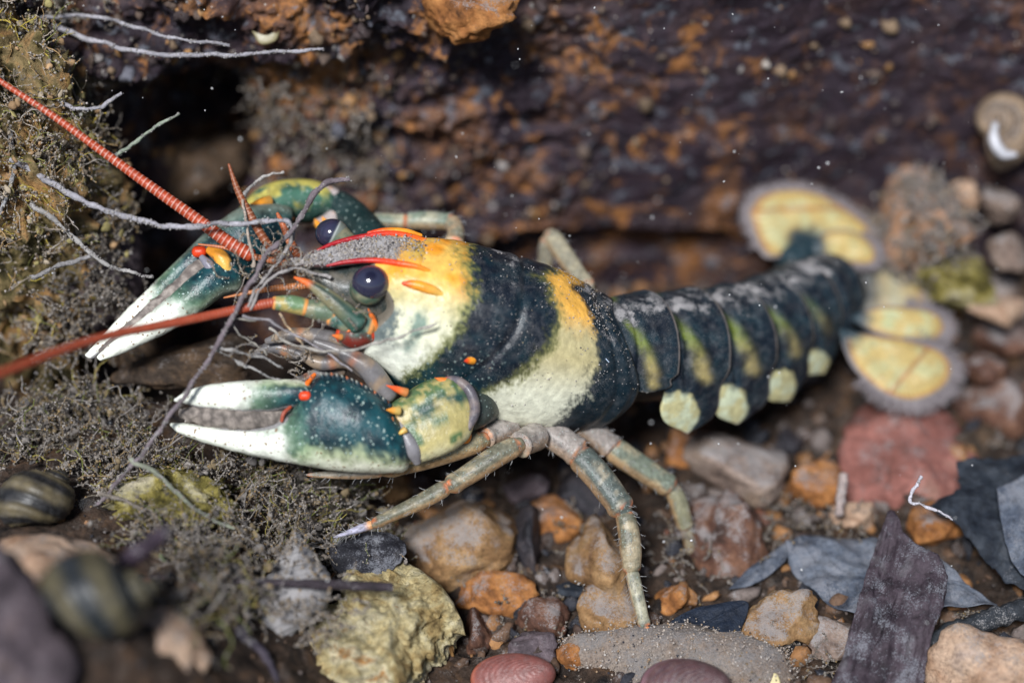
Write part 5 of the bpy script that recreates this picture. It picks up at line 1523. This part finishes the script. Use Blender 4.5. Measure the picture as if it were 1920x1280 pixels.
thread("purple grey thread crossing from the head down to the near claw tip", [(655, 336, -0.2), (608, 348, -0.4), (575, 385, -0.5), (552, 425, -0.6), (500, 480, -0.9), (455, 560, -1.2), (410, 640, -1.25), (370, 705, -1.25), (315, 785, -1.2), (250, 870, -1.0), (180, 945, -0.8)], 6, (0.13, 0.105, 0.115), amp=0.03, n=240, taper=0.8, group=GT)
thread("short silty thread arching right above the far wrist", [(452, 372, 0.6), (470, 348, 0.7), (500, 332, 0.8), (532, 323, 0.9)], 4, (0.30, 0.28, 0.26), amp=0.03, group=GT)
thread("pale split thread lying across the cream cheek", [(818, 606, -1.32), (770, 625, -1.3), (720, 640, -1.25), (670, 652, -1.15), (610, 658, -1.0), (545, 645, -0.9), (505, 615, -0.85)], 3.2, (0.27, 0.25, 0.22), n=150, taper=1.0, group=GT)
thread("thread sagging below the near antenna to the mouthparts", [(455, 592, -1.1), (520, 610, -1.0), (580, 645, -0.95), (620, 665, -0.9), (660, 695, -0.8)], 3.2, (0.23, 0.21, 0.22), group=GT)
thread("fuzzy thread trailing below the near antenna tip", [(395, 650, -1.2), (440, 655, -1.1), (490, 672, -1.0), (530, 690, -0.9)], 3.4, (0.22, 0.21, 0.20), amp=0.035, group=GT)
thread("lower fuzzy thread ending above the movable finger", [(405, 655, -1.15), (450, 680, -1.0), (490, 700, -0.95), (525, 712, -0.9)], 3, (0.22, 0.21, 0.20), amp=0.035, group=GT)
thread("thread curving from the rostrum tip back under the eye", [(620, 520, -0.85), (580, 508, -0.85), (540, 505, -0.85), (500, 530, -1.0), (470, 580, -1.1)], 4, (0.25, 0.23, 0.22), group=GT)
thread("grey thread hanging from the antennule bunch", [(545, 430, -0.6), (540, 460, -0.65), (520, 495, -0.8), (490, 530, -1.0), (465, 575, -1.1)], 4.5, (0.24, 0.22, 0.21), amp=0.03, group=GT)
thread("thin pale thread rising straight between the antennae", [(475, 500, -0.6), (468, 450, -0.6), (460, 400, -0.55), (455, 375, -0.5)], 4, (0.33, 0.27, 0.22), group=GT)
thread("short thread below the antenna base", [(525, 588, -1.0), (545, 615, -0.95), (560, 640, -0.9), (575, 660, -0.8)], 3.2, (0.36, 0.26, 0.16), group=GT)
thread("thread forking left below the near antenna", [(480, 600, -1.0), (430, 602, -1.1), (470, 640, -1.0), (500, 665, -0.9)], 2.6, (0.25, 0.23, 0.2), group=GT)
thread("white curled thread floating over the black leaf", [(1728, 893, -0.1), (1708, 925, -0.1), (1706, 942, -0.1), (1740, 948, -0.1), (1765, 962, -0.1), (1786, 974, -0.1)], 4, (0.42, 0.40, 0.44), amp=0.02)
thread("pale blue bristle on the dark rear edge of the carapace", [(1110, 650, 0.02), (1128, 664, -0.08), (1142, 679, -0.15)], 1.8, (0.35, 0.42, 0.55), amp=0.0, n=12, kind_="bristle")
thread("greenish thread over the mossy pitted stone", [(245, 860, -1.0), (290, 885, -1.1), (330, 920, -1.1), (380, 962, -1.1), (440, 990, -1.0)], 6, (0.15, 0.16, 0.12), group=GT)
thread("brownish thread forking left of the mossy pitted stone", [(190, 925, -1.0), (240, 940, -1.1), (285, 965, -1.2), (320, 1000, -1.2)], 5, (0.13, 0.11, 0.09), group=GT)
thread("green thread sweeping down right of the blurred purple stick", [(300, 1040, -1.6), (345, 1085, -1.6), (380, 1130, -1.6), (450, 1180, -1.5)], 5, (0.11, 0.13, 0.07), group=GT)
thread("grey thread between the grey stick and the crusted stone", [(460, 1190, -1.6), (510, 1210, -1.5), (560, 1240, -1.4)], 5, (0.16, 0.17, 0.14), group=GT)
thread("pale upright thread over the boulder at the left edge", [(10, 200, 0.2), (22, 260, 0.1), (25, 330, 0.1), (0, 400, 0.2)], 7, (0.24, 0.24, 0.25), group=GT)
thread("low grey thread crossing the dark stone left of the far claw", [(60, 520, 0.4), (110, 500, 0.4), (170, 480, 0.5)], 6, (0.20, 0.19, 0.19), amp=0.03, group=GT)

# ------------------------------------------------------------------ stuff: gravel, silt tangle, algae fur, drifting specks
rg = np.random.default_rng(77)
n = 4200
gxp = rg.uniform(-11, 12, n)
gyp = rg.uniform(-7.5, 7.5, n)
sz = (0.022 + 0.22 * rg.uniform(0, 1, n) ** 4.0) * np.where(gxp < -2.6, 0.35, 1.0)
pos = np.stack([gxp, gyp, G(gxp, gyp) - 0.02 + 0.25 * sz], -1)
pal = np.array([(0.10, 0.058, 0.036), (0.05, 0.032, 0.025), (0.22, 0.105, 0.04), (0.018, 0.019, 0.025), (0.25, 0.125, 0.05), (0.12, 0.095, 0.085), (0.16, 0.065, 0.04)])
cl = pal[rg.choice(7, n, p=[.2, .2, .16, .16, .08, .14, .06])] * rg.uniform(0.7, 1.3, (n, 1))
W, F, at = scatter_mesh(pos, sz, rg, cl, level=2, aniso=0.6)
tag(obj("gravel", mesh("gravel", W, F, attrs=at), col_mat("gravel", rough=0.7, fine=11, bump=0.5, var=0.45, siltw=0.3)), "fine brown and grey gravel filling the gaps between stones", "gravel", kind="stuff")

def curl(p, dirv, ln, rg, steps=9, wob=0.35):
    pts = [p]
    d = unit(dirv)
    for _ in range(steps):
        d = unit(d + rg.normal(size=3) * wob)
        pts.append(pts[-1] + d * ln / steps)
    return np.array(pts)
def tangle(name, label, centres, count, rg, lens, r, cols, grains, gs=(0.01, 0.035), up=0.5, parentkind="algae", gtone=1.0, clumps=0, ochre=False):
    """uncountable silted threads with grains of silt caught in them"""
    paths, rads = [], []
    for _ in range(count):
        c, s_ = centres[rg.integers(len(centres))]
        p = c + rg.normal(size=3) * s_
        paths.append(curl(p, rg.normal(size=3) + [0, -0.3, up], rg.uniform(*lens), rg))
        rads.append(rg.uniform(0.5, 1.3) * r)
    V2, F2 = strand_many(paths, rads, 4)
    cl = np.repeat(np.array(cols)[rg.integers(0, len(cols), count)], 10 * 4, 0)
    allp = np.concatenate(paths)
    gp = allp[rg.integers(0, len(allp), grains)] + rg.normal(size=(grains, 3)) * 0.014
    gc = np.array([(0.24, 0.21, 0.18), (0.15, 0.125, 0.105), (0.34, 0.31, 0.29), (0.24, 0.16, 0.07)])[rg.choice(4, grains, p=[.45, .35, .07, .13])]
    gc = gc * gtone
    W2, G2, at2 = scatter_mesh(gp, rg.uniform(*gs, grains), rg, gc)
    VV = np.concatenate([V2, W2])
    cc = np.concatenate([cl, at2["Col"]])
    fs = [F2, G2 + len(V2)]
    if clumps:
        cp = allp[rg.integers(0, len(allp), clumps)] + rg.normal(size=(clumps, 3)) * 0.03 - [0, 0, 0.05]
        kp4 = [(0.27, 0.22, 0.16), (0.30, 0.19, 0.10), (0.26, 0.22, 0.09), (0.15, 0.12, 0.09)] if ochre else [(0.24, 0.215, 0.195), (0.16, 0.14, 0.125), (0.20, 0.15, 0.085), (0.10, 0.09, 0.085)]
        kc = np.array(kp4)[rg.integers(0, 4, clumps)] * gtone
        W3, G3, at3 = scatter_mesh(cp, 0.018 + 0.055 * rg.uniform(0, 1, clumps) ** 2, rg, kc * rg.uniform(0.55, 1.15, (clumps, 1)), level=2, aniso=0.7)
        fs.append(G3 + len(VV))
        VV = np.concatenate([VV, W3])
        cc = np.concatenate([cc, at3["Col"]])
    o = obj(name, mesh(name, VV, fs, attrs={"Col": cc}), M_GRAIN)
    return tag(o, label, parentkind, kind="stuff")
def gpt(px, py, up=0.1):
    d = on_ground(px, py, up)
    return P(np.array(px * 1.), np.array(py * 1.), np.array(d))
S = lambda a, b_, c_: np.array([a, b_, c_])
cen = [(gpt(x, y, 0.15), S(0.27, 0.2, 0.13)) for x, y in ((470, 880), (560, 910), (620, 940), (520, 960), (430, 1000), (380, 1060), (450, 1110), (650, 1050), (300, 870), (560, 1000), (350, 1010), (640, 900), (240, 830), (180, 860), (60, 770), (40, 835), (110, 810), (150, 755), (220, 770), (510, 900), (380, 900), (600, 990), (280, 1010), (500, 1040), (230, 900), (690, 1000), (420, 1130), (330, 1150), (700, 1060))]
tangle("silt_tangle", "grey silted tangle of fine threads below the near claw", cen, 2100, np.random.default_rng(81), (0.3, 1.2), 0.013, [(0.26, 0.235, 0.215), (0.16, 0.14, 0.11), (0.36, 0.33, 0.31), (0.07, 0.06, 0.055), (0.14, 0.16, 0.04), (0.04, 0.035, 0.035), (0.26, 0.22, 0.06), (0.24, 0.17, 0.09)], 40000, gs=(0.007, 0.030), clumps=2200)
cenh = [(P(np.array(x * 1.), np.array(y * 1.), np.array(d_)), S(0.16, 0.12, 0.1)) for x, y, d_ in ((480, 470, -0.5), (520, 490, -0.7), (550, 500, -0.8), (590, 540, -0.8), (620, 560, -0.8), (470, 510, -0.5), (640, 590, -0.8), (500, 640, -0.7), (560, 680, -0.5))]
tangle("silt_tangle", "loose silted threads caught round the crayfish's mouth and antennae", cenh, 70, np.random.default_rng(86), (0.3, 0.9), 0.014, [(0.26, 0.23, 0.20), (0.20, 0.18, 0.17), (0.30, 0.26, 0.2)], 2600, gs=(0.006, 0.022), up=0.0)
cens = [(P(np.array(x * 1.), np.array(y * 1.), np.array(d_)), S(0.28, 0.2, 0.2)) for x, y, d_ in ((556, 1030, -1.0), (545, 1080, -1.4), (580, 1100, -1.4), (540, 1140, -1.8), (590, 1160, -1.8))]
tangle("silt_tangle", "grey fuzz coating the upright silted snail shell", cens, 160, np.random.default_rng(90), (0.2, 0.6), 0.010, [(0.26, 0.24, 0.22), (0.20, 0.18, 0.17)], 5000, gs=(0.008, 0.026), up=0.0, gtone=1.1)
cenr = [(gpt(x, y, 0.06), S(0.55, 0.4, 0.08)) for x, y in ((1450, 960), (1420, 1000), (1340, 1080), (1250, 1040), (900, 1050), (1100, 1000), (1560, 1010), (1380, 1220), (1500, 1240), (1750, 1170), (1000, 1140), (860, 930), (1850, 820))]
tangle("silt_litter", "thin grey silt and fibres strewn between the stones", cenr, 420, np.random.default_rng(91), (0.2, 0.9), 0.011, [(0.17, 0.15, 0.14), (0.10, 0.09, 0.08), (0.22, 0.18, 0.16)], 12000, gs=(0.008, 0.03), up=0.2, gtone=0.8)
# fur on the boulders
def surf_centres(W, keep, rg, count, s):
    Wk = W[keep(W)]
    return [(Wk[i], s) for i in rg.integers(0, len(Wk), count)]
rg = np.random.default_rng(82)
front = lambda W: (W - W.mean(0)) @ (-FWD) > -0.2
tangle("algae_fur", "grey green algae fur on the tall overgrown boulder", surf_centres(BW, front, rg, 300, S(0.08, 0.08, 0.08)), 2300, rg, (0.25, 1.0), 0.013, [(0.30, 0.25, 0.20), (0.36, 0.32, 0.28), (0.18, 0.18, 0.05), (0.44, 0.34, 0.06), (0.34, 0.22, 0.10), (0.08, 0.07, 0.05)], 24000, gs=(0.008, 0.032), up=0.1, gtone=1.25, clumps=2600, ochre=True)
rg = np.random.default_rng(83)
tangle("algae_fur", "pale silted fur on the rock in the upper left corner", surf_centres(BW2, front, rg, 200, S(0.08, 0.08, 0.08)), 600, rg, (0.25, 0.9), 0.012, [(0.32, 0.30, 0.28), (0.36, 0.30, 0.24), (0.2, 0.2, 0.13)], 9000, gs=(0.010, 0.036), up=0.0, clumps=700, ochre=True)
cg = [(P(np.array(x * 1.), np.array(y * 1.), np.array(1.6)), S(0.3, 0.2, 0.25)) for x, y in ((180, 420), (200, 480), (170, 540), (210, 560), (150, 600), (110, 650), (90, 560))]
tangle("algae_fur", "grey silt fur on the clumped stone left of the far claw", cg, 260, np.random.default_rng(92), (0.2, 0.7), 0.012, [(0.18, 0.165, 0.155), (0.12, 0.11, 0.10)], 7000, gs=(0.010, 0.038), up=0.0, gtone=0.8)
# furry growth hanging in the crack of the rock face
rg = np.random.default_rng(84)
sel = V = None
WV = np.stack([X, Yw, Z], -1).reshape(-1, 3)
kp = WV[(WV[:, 0] > -6.2) & (WV[:, 0] < -2.6) & (WV[:, 2] > 2.6) & (WV[:, 2] < 6.4)]
tangle("algae_fur", "beige furry growth hanging on the rock face behind the far claw", [(kp[i], S(0.08, 0.08, 0.08)) for i in rg.integers(0, len(kp), 120)], 500, rg, (0.3, 0.8), 0.02, [(0.16, 0.13, 0.11), (0.12, 0.10, 0.08), (0.2, 0.17, 0.14)], 6000, gs=(0.015, 0.05), up=-0.5)
rg = np.random.default_rng(87)
bs = [o for o in bpy.data.objects if o.get("label", "").startswith("fuzzy orange")][0]
co = np.empty(len(bs.data.vertices) * 3)
bs.data.vertices.foreach_get("co", co)
FW = co.reshape(-1, 3) + np.array(bs.location)
tangle("algae_fur", "grey fur on the fuzzy boulder beyond the tail fan", surf_centres(FW, lambda W: W[:, 1] < W[:, 1].mean() + 0.3, rg, 90, S(0.1, 0.1, 0.1)), 600, rg, (0.3, 0.8), 0.018, [(0.22, 0.20, 0.20), (0.16, 0.15, 0.15), (0.28, 0.25, 0.23)], 5000, gs=(0.015, 0.05), up=0.0)
ss_ = [o for o in bpy.data.objects if o.get("label", "").startswith("broad sandy")][0]
co = np.empty(len(ss_.data.vertices) * 3)
ss_.data.vertices.foreach_get("co", co)
FW = co.reshape(-1, 3)
FW = FW[FW[:, 2] > np.median(FW[:, 2])] + np.array(ss_.location)
rg = np.random.default_rng(88)
gp = FW[rg.integers(0, len(FW), 5000)] + rg.normal(size=(5000, 3)) * [0.06, 0.06, 0.02]
gc = np.array([(0.34, 0.29, 0.25), (0.24, 0.20, 0.17), (0.42, 0.38, 0.35), (0.30, 0.2, 0.12), (0.03, 0.03, 0.04)])[rg.choice(5, 5000, p=[.4, .3, .12, .12, .06])]
W, F, at = scatter_mesh(gp, rg.uniform(0.008, 0.03, 5000), rg, gc)
tag(obj("sand", mesh("sand", W, F, smooth=False, attrs=at), M_GRAIN), "loose sand grains on the broad sandy stone", "sand", kind="stuff")
rg = np.random.default_rng(89)
kp = WV[(WV[:, 0] > -9) & (WV[:, 0] < 9.5) & (WV[:, 2] > 0.3) & (WV[:, 2] < 9.0)]
n = 1500
pw = np.clip(0.25 + fbm(kp * 0.55 + 3, 3), 0.02, 2) * (0.12 + sst(2, -3, kp[:, 0]))
ii = rg.choice(len(kp), n, p=pw / pw.sum())
sz = 0.03 + 0.11 * rg.uniform(0, 1, n) ** 3
pal = np.array([(0.10, 0.07, 0.055), (0.05, 0.035, 0.035), (0.28, 0.15, 0.06), (0.22, 0.20, 0.19), (0.38, 0.34, 0.30), (0.16, 0.11, 0.07), (0.10, 0.10, 0.12)])
cl = pal[rg.choice(7, n, p=[.27, .26, .13, .08, .02, .17, .07])] * rg.uniform(0.7, 1.3, (n, 1))
W, F, at = scatter_mesh(kp[ii], sz, rg, cl, level=2, aniso=0.5)
tag(obj("rock_crumbs", mesh("rock_crumbs", W, F, attrs=at), col_mat("rock_crumb", rough=0.75, fine=12, bump=0.6, var=0.5, siltw=0.2)), "small tan, rust and grey crumbs crusting the dark rock face", "crumbs", kind="stuff")
# drifting specks in the water
rg = np.random.default_rng(85)
n = 320
pp = P(rg.uniform(-50, 1970, n), rg.uniform(0, 1290, n), rg.normal(-0.5, 2.2, n))
W, F, at = scatter_mesh(pp, 0.006 + 0.02 * rg.uniform(0, 1, n) ** 3, rg, np.full((n, 3), 0.55), level=1)
tag(obj("drifting_specks", mesh("drifting_specks", W, F, attrs=at), M_GRAIN), "tiny pale specks drifting in the water", "specks", kind="stuff")
# air bubble at the eye
b = NB("bubble_glass")
b.out((0.9, 0.92, 0.95), 0.03, None, spec=0.5, trans=1.0)
b.b.inputs["IOR"].default_value = 1.2
v, f = ico(4)
bc = P(np.array(735.), np.array(541.), np.array(-0.98))
tag(obj("bubble", mesh("bubble", v * 0.055 + bc, f), b.m, base=bc - [0, 0, 0.05]), "tiny clear bubble clinging behind the near eye", "bubble")

for o in bpy.data.objects:
    if "_o" in o:
        del o["_o"]
